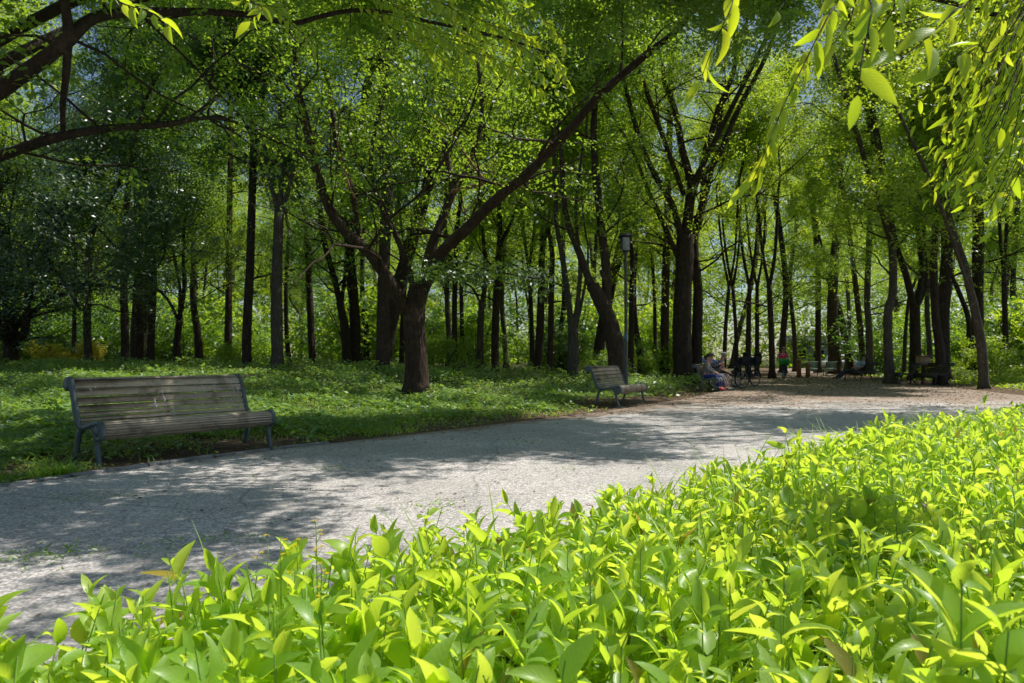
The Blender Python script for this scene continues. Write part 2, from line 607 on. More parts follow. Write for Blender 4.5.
N = NT('soil_and_moss')
p = N.pos()
soil = N.ramp(N.noise(7.0, 6, .75, p), [(.3, (.075, .05, .034)), (.55, (.19, .13, .088)), (.75, (.34, .25, .18))])
green = N.ramp(N.noise(12.0, 5, .7, p), [(.3, (.02, .045, .012)), (.7, (.06, .105, .025))])
att = N.n('Attribute', attribute_name='green')
gm = N.math('ADD', att.outputs['Fac'], N.math('MULTIPLY', N.math('SUBTRACT', N.noise(1.6, 5, .7, p), .5), 1.3))
c = N.mix(N.ramp(gm, [(.4, 0.0), (.62, 1.0)]), soil, green)
M['ground'] = N.surf(N.pbr(c, .95, N.bump(N.noise(22.0, 5, .75, p), .8, .04), 0, .1))

# ------------------------------------------------------------------ world and sun
SUN_EL, SUN_AZ = R(58), R(64)          # azimuth measured from straight ahead towards the right
w = bpy.data.worlds.new('World')
sc.world = w
w.use_nodes = True
t = w.node_tree
bg = t.nodes['Background']
sky = t.nodes.new('ShaderNodeTexSky')
sky.sky_type = 'NISHITA'
sky.sun_disc = False
sky.sun_elevation = SUN_EL
sky.sun_rotation = SUN_AZ
sky.air_density = 1.0
sky.dust_density = .6
t.links.new(sky.outputs[0], bg.inputs[0])
bg.inputs[1].default_value = .10
sl = bpy.data.lights.new('sun', 'SUN')
sl.energy = 5.0
sl.angle = R(.42)
sl.color = (1.0, .955, .88)
so = bpy.data.objects.new('sun', sl)
COL.objects.link(so)
sdir = np.array([math.cos(SUN_EL) * math.sin(SUN_AZ), math.cos(SUN_EL) * math.cos(SUN_AZ), math.sin(SUN_EL)])
so.rotation_euler = Vector(sdir).to_track_quat('Z', 'Y').to_euler()
so.location = (20, 30, 50)

# ------------------------------------------------------------------ ground, path, kerb
rows = np.concatenate([np.linspace(-30, 0, 13)[:-1], np.linspace(0, 14, 71)[:-1], np.linspace(14, 45, 63)[:-1], np.geomspace(45, 600, 26)])
offs = np.concatenate([-np.geomspace(600, 20, 18), -np.linspace(19.5, 1.2, 48), -np.array([.9, .6, .4, .25, .14, .06]), [0, .2, .6, 1.5], np.linspace(3, 30, 15), np.geomspace(36, 600, 12)])
D, O = np.meshgrid(rows, offs, indexing='ij')
X = kerb_x(D) + O
Z = terrain(X, D)
g = MB()
nr, nc = D.shape
i = np.arange(nr - 1)[:, None] * nc
j = np.arange(nc - 1)[None]
g.add(np.stack([X, D, Z], -1), np.stack([i + j, i + j + 1, i + nc + j + 1, i + nc + j], -1))
ground = g.build('ground', M['ground'], smooth_=True)
prop(ground, kind='structure')
q = (kerb_x(D) - X) * .8
gr = np.where(q > 0, smooth((q - .4) / 1.6) * .52, .15 + .5 * smooth((X - 17) / 10))
gr = np.where((X > bed_x(D)) & (D < 14), .8, gr)
for cx, cy in ((-3.75, 7.75), (2.2, 15.9)):
    e = np.hypot((X - cx) * .8 - (D - cy) * .58, ((X - cx) * .58 + (D - cy) * .8) * .55)
    gr = gr - .7 * np.exp(-(e / .9) ** 2)
at_ = ground.data.attributes.new('green', 'FLOAT', 'POINT')
at_.data.foreach_set('value', gr.ravel().astype(np.float32))

rows = np.concatenate([np.linspace(-3, 14, 86)[:-1], np.linspace(14, 80, 60)])
fr = np.r_[0, .02, .045, .08, .12, np.linspace(.18, 1, 14)]
D, Fr = np.meshgrid(rows, fr, indexing='ij')
X = kerb_x(D) * (1 - Fr) + bed_x(D) * Fr
edge_w = np.where((Fr > .99), .12 * wob(D * 3, D * 2), 0)
g = MB()
nr, nc = D.shape
i = np.arange(nr - 1)[:, None] * nc
j = np.arange(nc - 1)[None]
g.add(np.stack([X + edge_w, D, np.zeros_like(X)], -1), np.stack([i + j, i + j + 1, i + nc + j + 1, i + nc + j], -1))
pth = g.build('path', M['path'], smooth_=True)
prop(pth, kind='structure')
aa = pth.data.attributes.new('edge', 'FLOAT', 'POINT')
aa.data.foreach_set('value', np.exp(-np.clip((X - kerb_x(D)) * .8, 0, 9) / .38).ravel().astype(np.float32))

# concrete kerb in lengths, sunk unevenly into the soil
kb = MB()
ds = list(np.arange(5.5, 9.0, .62)) 
for a, b in zip(ds[:-1], ds[1:]):
    xa, xb = float(kerb_x(a)), float(kerb_x(b - .012))
    rz = math.atan2(b - .012 - a, xb - xa)
    L = math.hypot(b - a, xb - xa)
    rot = np.array(Matrix.Rotation(rz, 3, 'Z'))
    hh = .026 + RNG.uniform(-.010, .008)
    c = np.array([(xa + xb) / 2 - .04, (a + b) / 2 + .03, hh - .05])
    kb.box(c, (L - .002, .09, .10), rot, bev=.010)
prop(kb.build('kerb', M['kerb']), kind='structure')


# ------------------------------------------------------------------ foliage helpers
def rand_dirs(n, rng, up=0.0):
    v = rng.normal(size=(n, 3))
    v[:, 2] += up
    return nrm(v)


def sprays(mb, ctr, rng, per=22, size=.55, L=.1, W=.05, droop=.25, flat_=.6, axis=None, out=None):
    """clusters of leaves set along short twigs"""
    n = len(ctr)
    if n == 0:
        return
    az = rng.uniform(0, 2 * PI, n)
    d = np.stack([np.cos(az), np.sin(az), rng.normal(-droop, .25, n)], -1)
    if axis is not None:
        d = d * .7 + axis * 1.0
    d = nrm(d)
    up = nrm(np.array([0, 0, 1.0]) + rng.normal(0, .28, (n, 3)))
    side = nrm(np.cross(d, up))
    up = np.cross(side, d)
    t = rng.uniform(-.5, .5, (n, per))
    sgn = rng.choice([-1, 1], (n, per))
    s = size * rng.uniform(.7, 1.3, (n, 1))
    lat = rng.normal(0, .2, (n, per)) * s * (1 - .5 * np.abs(t))
    ver = rng.normal(0, (1 - flat_) * .3, (n, per)) * s - .25 * s * t * t
    P = ctr[:, None] + d[:, None] * (t * s)[..., None] + side[:, None] * lat[..., None] + up[:, None] * ver[..., None]
    f = d[:, None] * rng.uniform(.1, 1, (n, per))[..., None] + side[:, None] * (sgn * rng.uniform(.3, 1, (n, per)))[..., None] + rng.normal(0, .25, (n, per, 3)) + np.array([0, 0, -.22])
    nn = up[:, None] + rng.normal(0, .42, (n, per, 3))
    if out is not None:
        nn = nn + out[:, None] * rng.uniform(.1, .9, (n, per))[..., None]
    k = n * per
    ll = L * rng.uniform(.6, 1.2, k)
    mb.leaves(P.reshape(-1, 3), f.reshape(-1, 3), nn.reshape(-1, 3), ll, ll * (W / L))


def grow(mb, p, d, L, r, lev, rng, tips, minr=.012, up=.12, spread=.62):
    """a branch with forks and side shoots; twig points are kept in tips"""
    n = 5
    pts = [p]
    dd = d
    for k in range(n):
        dd = nrm(dd + rng.normal(0, .13, 3) + np.array([0, 0, up * (1 if lev > 1 else .15)]))
        pts.append(pts[-1] + dd * L / n)
    pts = np.array(pts)
    rr = np.linspace(r, r * .55, n + 1)
    if r > minr:
        mb.tube(pts, rr, 9 if r > .08 else (6 if r > .03 else 4), cap=False)
    if lev <= 1:
        for k in range(1 if lev else 0, n + 1):
            tips.append(np.r_[pts[k], dd])
    if lev == 0:
        return
    for s in range(2 if rng.random() < .75 else 3):
        a = nrm(dd + rand_dirs(1, rng)[0] * spread)
        grow(mb, pts[-1], a, L * rng.uniform(.6, .85), r * .55 * rng.uniform(.75, 1), lev - 1, rng, tips, minr, up, spread)
    for k in range(1, n):
        if rng.random() < .62:
            v = rand_dirs(1, rng)[0]
            v[2] = abs(v[2]) * .4
            a = nrm(dd * .55 + v)
            grow(mb, pts[k], a, L * rng.uniform(.4, .7), rr[k] * .45, max(0, lev - 2 if rng.random() < .5 else lev - 1), rng, tips, minr, up, spread)


def catmull(P, per=5):
    P = np.asarray(P, float)
    if len(P) < 3:
        return np.array([P[0] + (P[-1] - P[0]) * t for t in np.linspace(0, 1, per + 1)])
    Q = np.vstack([2 * P[0] - P[1], P, 2 * P[-1] - P[-2]])
    out = []
    for i in range(1, len(Q) - 2):
        for t in np.linspace(0, 1, per, endpoint=False):
            a, b, c, d = Q[i - 1], Q[i], Q[i + 1], Q[i + 2]
            out.append(.5 * ((2 * b) + (c - a) * t + (2 * a - 5 * b + 4 * c - d) * t * t + (3 * b - a - 3 * c + d) * t ** 3))
    out.append(P[-1])
    return np.array(out)


def flare(pts, r, rng, base=True):
    """radius noise and a root flare at the bottom of a trunk"""
    k = len(pts)
    s = 1 + rng.normal(0, .03, k)
    if base:
        h = pts[:, 2] - pts[0, 2]
        s = s * (1 + .42 * np.exp(-h / .22))
    return r * s


def limb_tube(mb, pts, rr, rng, n=12, base=False):
    """tube with lumps and, at the base, root buttresses"""
    k0 = mb.n
    mb.tube(pts, rr, n, cap=True)
    v = mb.v[-1]
    body = v[:len(pts) * n].reshape(len(pts), n, 3).astype(float)
    ph = rng.uniform(0, 6, 4)
    ang = np.linspace(0, 2 * PI, n, endpoint=False)[None]
    z = np.linspace(0, 1, len(pts))[:, None] * 7
    amp = .05 * np.sin(2 * ang + ph[0] + z * .4) + .045 * np.sin(3 * ang + ph[1] - z * .6) + .03 * np.sin(5 * ang + ph[2] + z)
    if base:
        h = (pts[:, 2] - pts[0, 2])[:, None]
        amp = amp + .30 * np.exp(-h / .25) * np.sin(4 * ang + ph[3])
    body += (body - np.asarray(pts)[:, None]) * amp[..., None]
    v[:len(pts) * n] = body.reshape(-1, 3)


N_LEAF = [0]
SUN_SLOPE = sdir[:2] / sdir[2]


def in_gap(C):  # shapes the crowns so that sun and shade fall on chosen ground
    """clusters whose shade would fall on patches chosen to be sunlit: the crowns are holed to let the sun through"""
    g = C[:, :2] - C[:, 2:3] * SUN_SLOPE
    x, y = g[:, 0], g[:, 1]
    v = .6 * wob(x * 1.2 + 3, y * 1.2 + 1) + .6 * wob(x * 3.3, y * 3.3 + 5) + .45 * wob(x * 6.9 + 1, y * 6.9)
    fine = .35 * wob(x * 1.5 + 2, y * 1.5) + .5 * wob(x * 4.1, y * 4.1 + 3) + .8 * wob(x * 8.3 + 1, y * 8.3)
    kx, bx = kerb_x(y), bed_x(y)
    thr = np.full(len(x), -.14)
    on = (x > kx) & (x < bx)
    v = np.where(on & (y < 12), fine, v)
    thr = np.where(on & (y < 8), .42, thr)
    thr = np.where(on & (y > 4.4) & (y < 7.2) & (x > -.1 + .35 * (y - 4.6)), -.8, thr)
    thr = np.where(on & (y >= 8) & (y < 18), .48, thr)
    thr = np.where(on & (y >= 18), .2, thr)
    thr = np.where(np.hypot(x - 7.5, y - 24) < 3, .9, thr)
    bz = np.hypot(x + 3.7, y - 7.6) < 1.7
    v = np.where(bz, fine, v)
    thr = np.where(bz, -.1, thr)
    yb = np.hypot(x + 20, y - 31) < 3.5
    thr = np.where(yb | (np.hypot(x + 17.5, y - 31.5) < 2.5), -1.5, thr)
    thr = np.where((x >= bx) & (y < 14), -2, thr)
    return v > thr



def make_tree(spec):
    """trunk and limbs follow points read off the photograph at the tree's own distance; the crown is grown from their ends"""
    rng = np.random.default_rng(spec['seed'])
    bx, by = spec['base']
    b = place(bx, by) if 'd' not in spec else at(bx, by, spec['d'])
    if 'd' in spec:
        b[2] = terrain(b[0], b[1])
    if 'd' not in spec and spec.get('group'):
        w_px = spec['limbs'][0][1]
        dm = min(44, max(26, 330 / w_px))
        if b[1] > dm and spec['group'] == G_BACK:
            b = at(bx, by, dm)
            b[2] = terrain(b[0], b[1])
    d0 = b[1]
    k = d0 / F
    mb = MB()
    tips = []
    H = spec.get('H', 18.0)
    first = True
    side_d = spec.get('side', .4)
    low = spec.get('low', 3.6)
    for limb in spec['limbs']:
        P, w0, w1 = limb[:3]
        o = limb[3] if len(limb) > 3 else {}
        z0, z1 = o.get('dep', (0, 0))
        n = len(P)
        pts = np.array([at(x, y, d0 + z0 + (z1 - z0) * i / max(1, n - 1)) for i, (x, y) in enumerate(P)])
        if first:
            pts[0] = b - np.array([0, 0, .05])
        pts = catmull(pts, 6)
        rr = np.linspace(w0, w1, len(pts)) * k / 2 * .9
        rr = flare(pts, rr, rng, first)
        limb_tube(mb, pts, rr, rng, 14 if first else 10, first)
        first = False
        tan = nrm(np.gradient(pts, axis=0))
        # side shoots
        seg = np.linalg.norm(np.diff(pts, axis=0), axis=1)
        if not o.get('bare'):
            for i in range(2, len(pts) - 1):
                if pts[i, 2] > low and rng.random() < side_d * seg[i] * 1.6:
                    v = rand_dirs(1, rng)[0]
                    v[2] = abs(v[2]) * .35
                    grow(mb, pts[i], nrm(tan[i] * .25 + v), rng.uniform(1.3, 3.2), max(.02, min(rr[i] * .35, .05)), 1, rng, tips, spec.get('minr', .012), .05)
        if o.get('end', True):
            top = H * rng.uniform(.85, 1.1)
            L = max(1.4, (top - pts[-1, 2]) * spec.get('reach', .36))
            up = nrm(tan[-1] + np.array([rng.normal(0, .1), rng.normal(0, .25), .25]))
            grow(mb, pts[-1], up, L, rr[-1], spec.get('lev', 3), rng, tips, spec.get('minr', .012), .1, spec.get('spread', .85))
    root = thing(spec.get('name', 'broadleaf_tree'), spec['label'], 'tree', b, 0, spec.get('group'))
    mb.build('trunk', M[spec.get('bark', 'bark_dark')], root, True, loc=b)
    T = np.array(tips)
    per = spec.get('per', 22)
    want = int(spec.get('n', 26000) * spec.get('more', 1.4)) // per
    rep = max(1, int(math.ceil(2.4 * want / max(1, len(T)))))
    C = np.repeat(T, rep, 0)[:, :3]
    C = C + rng.normal(0, spec.get('jit', .5), C.shape)
    C = C[~in_gap(C) | (rng.uniform(0, 1, len(C)) < .10)]
    C = C[rng.permutation(len(C))[:want]]
    C = C[C[:, 2] > spec.get('zmin', 1.9)]
    thin = spec.get('thin', 4.0)
    if thin:
        C = C[rng.uniform(0, 1, len(C)) < .10 + .9 * smooth((C[:, 2] - thin) / 5.0)]
    cb = MB()
    L = spec.get('L', .135)
    out = (C - b) * np.array([1, 1, 0])
    out = out / np.maximum(1.2, np.linalg.norm(out, axis=1, keepdims=True))
    sprays(cb, C, rng, per, spec.get('spray', .75), L, L * spec.get('asp', .5), out=out)
    N_LEAF[0] += len(C) * per
    cb.build('crown', M[spec.get('leaf', 'leaf_mid')], root, loc=b)
    return root


# ------------------------------------------------------------------ trees read off the photograph
G_BACK = 'trees of the dark wood behind the grass'
G_RIGHT = 'trees lining the right side of the path'
TREES = []


def T(base, limbs, label, **kw):
    kw.update(base=base, limbs=limbs, label=label, seed=len(TREES) + 101)
    TREES.append(kw)


# the big forked tree on the grass
T((417, 396), [
    ([(417, 396), (417, 375), (415, 342), (414, 312), (420, 284)], 27, 21, {'end': False}),
    ([(411, 318), (398, 298), (381, 268), (364, 248), (345, 232), (328, 206), (314, 160), (302, 110), (296, 62)], 15, 6, {'dep': (0, -1.5)}),
    ([(362, 246), (357, 222), (352, 190), (336, 140), (330, 90)], 8, 4, {'dep': (-.4, -.9)}),
    ([(422, 292), (440, 254), (466, 229), (492, 203), (530, 171), (568, 132), (600, 95), (640, 60), (673, 34)], 14, 6, {'dep': (0, -2.2)}),
    ([(423, 290), (431, 250), (443, 218), (452, 194)], 14, 9, {'dep': (0, .6)}),
    ([(414, 290), (406, 262), (394, 232), (384, 214), (371, 168), (377, 120), (388, 70), (378, 32)], 7, 4, {'dep': (0, 1.4)}),
    ([(452, 196), (470, 160), (482, 118), (478, 60)], 7, 4, {'dep': (.6, 1.5)}),
    ([(432, 266), (456, 260), (490, 270), (545, 280)], 3, 1.4, {'dep': (0, -1.6), 'end': False, 'bare': 1}),
], 'large dark forked tree with thick leaning limbs standing alone on the open grass', n=42000, H=11, L=.105, leaf='leaf_mid', bark='bark_main', name='forked_tree', low=3.0, side=.8, minr=.006, zmin=2.6, thin=3.4)
# left
T((10, 372), [
    ([(10, 372), (11, 340), (9, 300), (6, 240)], 17, 10), ([(14, 345), (25, 330), (30, 290), (60, 220)], 9, 6, {'dep': (0, -2)}),
    ([(12, 352), (-8, 310), (-40, 250)], 8, 5, {'dep': (0, -2)}),
    ([(13, 330), (50, 300), (95, 285), (125, 290)], 6, 3, {'dep': (0, -4)}), ([(10, 310), (40, 240), (90, 180)], 6, 3, {'dep': (0, -3)}),
    ([(10, 320), (-30, 290), (-70, 285)], 6, 3, {'dep': (0, -4)}), ([(12, 300), (50, 270), (80, 310)], 5, 2, {'dep': (0, -5)}),
], 'broad evergreen with glittering glossy leaves hanging low left of the long bench', n=60000, H=9, leaf='leaf_gloss', L=.12, asp=.42, name='evergreen_tree', low=1.5, side=1.6, zmin=1.35, jit=.5, thin=0)
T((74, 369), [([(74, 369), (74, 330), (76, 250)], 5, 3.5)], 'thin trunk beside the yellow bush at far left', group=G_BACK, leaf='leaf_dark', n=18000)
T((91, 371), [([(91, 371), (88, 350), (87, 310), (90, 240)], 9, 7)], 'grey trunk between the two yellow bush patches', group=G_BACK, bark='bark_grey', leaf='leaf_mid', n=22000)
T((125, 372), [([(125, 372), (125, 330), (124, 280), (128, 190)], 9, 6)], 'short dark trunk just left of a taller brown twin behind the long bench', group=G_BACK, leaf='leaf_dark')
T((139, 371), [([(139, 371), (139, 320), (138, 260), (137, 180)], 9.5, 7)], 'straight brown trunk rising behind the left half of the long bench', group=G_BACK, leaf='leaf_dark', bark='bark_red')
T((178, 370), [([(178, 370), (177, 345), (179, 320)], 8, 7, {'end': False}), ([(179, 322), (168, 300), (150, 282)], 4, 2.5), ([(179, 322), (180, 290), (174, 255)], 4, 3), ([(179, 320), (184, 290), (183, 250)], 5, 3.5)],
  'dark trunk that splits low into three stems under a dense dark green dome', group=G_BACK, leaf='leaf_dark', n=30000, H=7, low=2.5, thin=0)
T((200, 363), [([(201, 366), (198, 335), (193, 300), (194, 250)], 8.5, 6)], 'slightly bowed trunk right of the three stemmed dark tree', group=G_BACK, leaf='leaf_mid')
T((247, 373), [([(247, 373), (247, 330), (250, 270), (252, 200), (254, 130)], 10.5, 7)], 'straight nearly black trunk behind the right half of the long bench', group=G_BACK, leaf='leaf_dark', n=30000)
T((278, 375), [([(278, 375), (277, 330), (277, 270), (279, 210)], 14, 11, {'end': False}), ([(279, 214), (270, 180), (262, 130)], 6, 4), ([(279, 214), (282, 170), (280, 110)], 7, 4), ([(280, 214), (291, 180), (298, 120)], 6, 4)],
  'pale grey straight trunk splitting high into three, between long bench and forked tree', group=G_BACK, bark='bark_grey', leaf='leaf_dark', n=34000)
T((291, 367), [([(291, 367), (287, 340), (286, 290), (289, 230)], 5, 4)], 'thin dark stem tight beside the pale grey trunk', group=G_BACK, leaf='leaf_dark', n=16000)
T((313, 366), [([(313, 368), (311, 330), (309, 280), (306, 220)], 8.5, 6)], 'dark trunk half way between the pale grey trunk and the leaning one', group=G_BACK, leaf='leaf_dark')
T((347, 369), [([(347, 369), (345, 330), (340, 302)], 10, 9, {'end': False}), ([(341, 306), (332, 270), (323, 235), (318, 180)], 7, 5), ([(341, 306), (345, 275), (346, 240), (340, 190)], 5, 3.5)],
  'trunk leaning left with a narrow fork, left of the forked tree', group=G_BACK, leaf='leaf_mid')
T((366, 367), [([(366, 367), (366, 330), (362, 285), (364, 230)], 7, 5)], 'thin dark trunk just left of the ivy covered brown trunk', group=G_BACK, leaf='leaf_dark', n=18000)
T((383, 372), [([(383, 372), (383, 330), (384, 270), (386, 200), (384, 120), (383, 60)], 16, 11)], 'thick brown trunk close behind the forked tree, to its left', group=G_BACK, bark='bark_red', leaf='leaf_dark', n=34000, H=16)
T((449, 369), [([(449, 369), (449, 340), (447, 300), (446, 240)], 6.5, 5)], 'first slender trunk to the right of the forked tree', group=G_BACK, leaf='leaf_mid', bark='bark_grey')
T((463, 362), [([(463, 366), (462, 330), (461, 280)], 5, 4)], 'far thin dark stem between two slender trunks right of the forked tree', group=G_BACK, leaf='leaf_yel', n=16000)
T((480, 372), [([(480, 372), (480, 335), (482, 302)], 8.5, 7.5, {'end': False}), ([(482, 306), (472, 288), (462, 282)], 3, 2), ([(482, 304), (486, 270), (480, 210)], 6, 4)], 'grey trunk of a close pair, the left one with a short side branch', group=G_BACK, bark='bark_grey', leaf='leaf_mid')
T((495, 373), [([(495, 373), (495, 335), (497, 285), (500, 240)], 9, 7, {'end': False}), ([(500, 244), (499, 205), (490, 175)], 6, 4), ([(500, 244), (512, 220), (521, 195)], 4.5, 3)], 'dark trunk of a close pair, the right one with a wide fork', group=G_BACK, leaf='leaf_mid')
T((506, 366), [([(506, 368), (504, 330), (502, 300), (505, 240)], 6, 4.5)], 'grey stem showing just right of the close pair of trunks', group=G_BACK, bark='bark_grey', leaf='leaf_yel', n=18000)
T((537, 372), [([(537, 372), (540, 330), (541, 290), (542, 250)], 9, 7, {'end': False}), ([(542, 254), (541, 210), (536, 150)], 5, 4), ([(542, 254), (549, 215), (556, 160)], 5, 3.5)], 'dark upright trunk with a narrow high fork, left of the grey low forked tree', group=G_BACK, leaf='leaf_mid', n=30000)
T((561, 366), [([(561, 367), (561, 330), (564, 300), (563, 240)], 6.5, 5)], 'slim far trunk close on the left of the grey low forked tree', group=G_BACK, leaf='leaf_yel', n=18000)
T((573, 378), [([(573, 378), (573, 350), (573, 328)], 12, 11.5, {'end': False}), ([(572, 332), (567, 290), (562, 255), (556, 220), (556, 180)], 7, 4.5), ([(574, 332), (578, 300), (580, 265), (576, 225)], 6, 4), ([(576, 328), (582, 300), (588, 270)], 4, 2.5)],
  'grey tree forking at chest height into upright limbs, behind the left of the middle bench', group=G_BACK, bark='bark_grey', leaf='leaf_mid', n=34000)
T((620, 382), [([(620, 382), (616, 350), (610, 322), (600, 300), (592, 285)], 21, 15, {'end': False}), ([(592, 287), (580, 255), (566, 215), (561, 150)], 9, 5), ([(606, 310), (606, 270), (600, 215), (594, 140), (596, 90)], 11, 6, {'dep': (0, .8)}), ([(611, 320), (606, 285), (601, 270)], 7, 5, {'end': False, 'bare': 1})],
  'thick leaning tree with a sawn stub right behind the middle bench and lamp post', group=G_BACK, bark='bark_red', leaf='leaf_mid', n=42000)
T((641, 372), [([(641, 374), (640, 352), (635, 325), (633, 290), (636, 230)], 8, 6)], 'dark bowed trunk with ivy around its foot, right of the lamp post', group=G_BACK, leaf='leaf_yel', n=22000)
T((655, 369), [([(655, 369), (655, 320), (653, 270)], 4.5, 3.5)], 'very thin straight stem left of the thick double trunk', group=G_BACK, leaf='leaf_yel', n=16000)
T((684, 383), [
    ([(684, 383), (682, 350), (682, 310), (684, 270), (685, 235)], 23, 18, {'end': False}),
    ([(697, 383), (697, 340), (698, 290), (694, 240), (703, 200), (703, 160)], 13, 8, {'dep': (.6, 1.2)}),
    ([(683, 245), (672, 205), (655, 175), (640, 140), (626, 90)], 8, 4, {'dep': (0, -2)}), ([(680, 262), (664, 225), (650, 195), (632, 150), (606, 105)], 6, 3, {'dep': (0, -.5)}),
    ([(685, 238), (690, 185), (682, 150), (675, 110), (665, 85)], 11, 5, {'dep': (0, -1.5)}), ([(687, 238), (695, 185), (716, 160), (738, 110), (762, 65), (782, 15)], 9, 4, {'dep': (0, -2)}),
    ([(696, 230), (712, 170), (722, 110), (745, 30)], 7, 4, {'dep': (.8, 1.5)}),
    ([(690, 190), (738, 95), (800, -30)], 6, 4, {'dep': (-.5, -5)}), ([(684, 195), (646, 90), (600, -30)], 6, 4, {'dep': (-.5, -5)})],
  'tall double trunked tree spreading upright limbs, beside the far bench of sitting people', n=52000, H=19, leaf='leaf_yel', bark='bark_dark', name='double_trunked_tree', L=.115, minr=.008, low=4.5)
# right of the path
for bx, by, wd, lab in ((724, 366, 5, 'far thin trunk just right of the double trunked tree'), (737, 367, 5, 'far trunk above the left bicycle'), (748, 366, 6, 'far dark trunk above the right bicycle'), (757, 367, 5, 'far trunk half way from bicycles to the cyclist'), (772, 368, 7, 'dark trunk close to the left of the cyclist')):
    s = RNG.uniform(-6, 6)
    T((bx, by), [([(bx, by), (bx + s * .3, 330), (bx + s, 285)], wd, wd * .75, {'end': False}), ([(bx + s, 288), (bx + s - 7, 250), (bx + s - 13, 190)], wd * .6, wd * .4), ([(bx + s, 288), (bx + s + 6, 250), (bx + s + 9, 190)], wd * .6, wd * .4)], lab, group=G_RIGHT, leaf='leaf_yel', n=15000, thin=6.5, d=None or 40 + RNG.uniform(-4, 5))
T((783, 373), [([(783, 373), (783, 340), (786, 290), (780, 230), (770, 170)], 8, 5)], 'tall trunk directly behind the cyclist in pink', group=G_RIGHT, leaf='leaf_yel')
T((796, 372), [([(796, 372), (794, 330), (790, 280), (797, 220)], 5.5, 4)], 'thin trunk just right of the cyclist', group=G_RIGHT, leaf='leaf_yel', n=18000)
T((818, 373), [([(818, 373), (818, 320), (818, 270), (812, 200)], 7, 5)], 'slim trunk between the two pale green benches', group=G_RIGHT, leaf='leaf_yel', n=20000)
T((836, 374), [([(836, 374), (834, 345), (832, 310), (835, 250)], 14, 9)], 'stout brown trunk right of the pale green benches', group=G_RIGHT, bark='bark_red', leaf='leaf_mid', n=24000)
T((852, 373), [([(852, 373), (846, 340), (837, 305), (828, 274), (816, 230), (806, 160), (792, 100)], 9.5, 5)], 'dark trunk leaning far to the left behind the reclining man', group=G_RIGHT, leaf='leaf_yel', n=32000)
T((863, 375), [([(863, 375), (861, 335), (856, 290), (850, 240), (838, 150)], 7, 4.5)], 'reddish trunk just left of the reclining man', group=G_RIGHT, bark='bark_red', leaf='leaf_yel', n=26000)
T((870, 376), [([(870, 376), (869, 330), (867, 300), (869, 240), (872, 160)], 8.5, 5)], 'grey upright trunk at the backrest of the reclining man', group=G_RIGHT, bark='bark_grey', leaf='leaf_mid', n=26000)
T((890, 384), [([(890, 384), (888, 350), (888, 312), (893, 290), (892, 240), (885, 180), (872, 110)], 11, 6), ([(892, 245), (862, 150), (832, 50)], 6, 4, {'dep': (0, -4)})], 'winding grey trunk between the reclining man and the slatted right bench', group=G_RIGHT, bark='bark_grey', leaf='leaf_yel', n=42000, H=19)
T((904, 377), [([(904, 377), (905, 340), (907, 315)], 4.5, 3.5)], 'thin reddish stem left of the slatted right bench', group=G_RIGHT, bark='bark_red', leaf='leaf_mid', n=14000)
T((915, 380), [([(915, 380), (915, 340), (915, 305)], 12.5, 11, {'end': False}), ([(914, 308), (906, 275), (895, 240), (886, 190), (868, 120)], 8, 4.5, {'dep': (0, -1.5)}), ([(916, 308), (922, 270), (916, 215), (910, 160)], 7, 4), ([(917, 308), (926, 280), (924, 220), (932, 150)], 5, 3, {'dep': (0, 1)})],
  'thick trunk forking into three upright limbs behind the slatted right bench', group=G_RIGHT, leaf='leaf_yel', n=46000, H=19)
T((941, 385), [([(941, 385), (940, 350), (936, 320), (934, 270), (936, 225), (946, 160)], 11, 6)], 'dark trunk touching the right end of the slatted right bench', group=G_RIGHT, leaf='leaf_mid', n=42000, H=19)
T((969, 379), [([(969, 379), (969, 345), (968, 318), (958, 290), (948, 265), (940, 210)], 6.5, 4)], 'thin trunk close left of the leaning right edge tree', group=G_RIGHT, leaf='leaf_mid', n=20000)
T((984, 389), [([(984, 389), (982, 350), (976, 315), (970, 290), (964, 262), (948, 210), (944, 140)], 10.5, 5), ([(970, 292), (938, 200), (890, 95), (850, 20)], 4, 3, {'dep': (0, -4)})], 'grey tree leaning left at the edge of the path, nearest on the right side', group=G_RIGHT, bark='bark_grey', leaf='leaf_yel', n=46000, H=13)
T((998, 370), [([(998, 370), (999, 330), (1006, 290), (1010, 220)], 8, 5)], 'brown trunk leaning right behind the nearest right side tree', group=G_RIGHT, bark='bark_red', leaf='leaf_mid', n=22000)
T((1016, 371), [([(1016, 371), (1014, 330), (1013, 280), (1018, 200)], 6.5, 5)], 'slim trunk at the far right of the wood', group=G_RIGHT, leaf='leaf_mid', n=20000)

T((1330, 405), [([(1330, 405), (1322, 330), (1310, 250), (1290, 130)], 16, 10), ([(1318, 300), (1240, 160), (1150, 20), (1090, -60)], 9, 5, {'dep': (0, 1)}), ([(1300, 200), (1230, 60), (1130, -90)], 8, 4, {'dep': (0, -1)}), ([(1292, 130), (1260, -20), (1230, -160)], 8, 4), ([(1310, 250), (1180, 20), (1030, -110), (940, -150)], 8, 4, {'dep': (0, -3.2)}), ([(1300, 200), (1120, -40), (960, -190), (850, -230)], 8, 4, {'dep': (0, -2)}), ([(1300, 200), (1200, -60), (1080, -230), (960, -330)], 8, 4, {'dep': (0, -3.5)}), ([(1300, 200), (1100, 40), (960, -25), (840, -50)], 8, 4, {'dep': (0, -.5)}), ([(1300, 180), (1120, 60), (940, 0), (830, -15)], 8, 4, {'dep': (0, 2.5)})],
  'tree outside the right edge whose crown shows at the top right behind the weeping leaves', leaf='leaf_yel', n=64000, H=12.5, d=15.5, thin=5.5, reach=.5, name='shade_tree')  # added with its trunk out of view; limbs spread to cast shade on the path

built = [make_tree(s) for s in TREES]

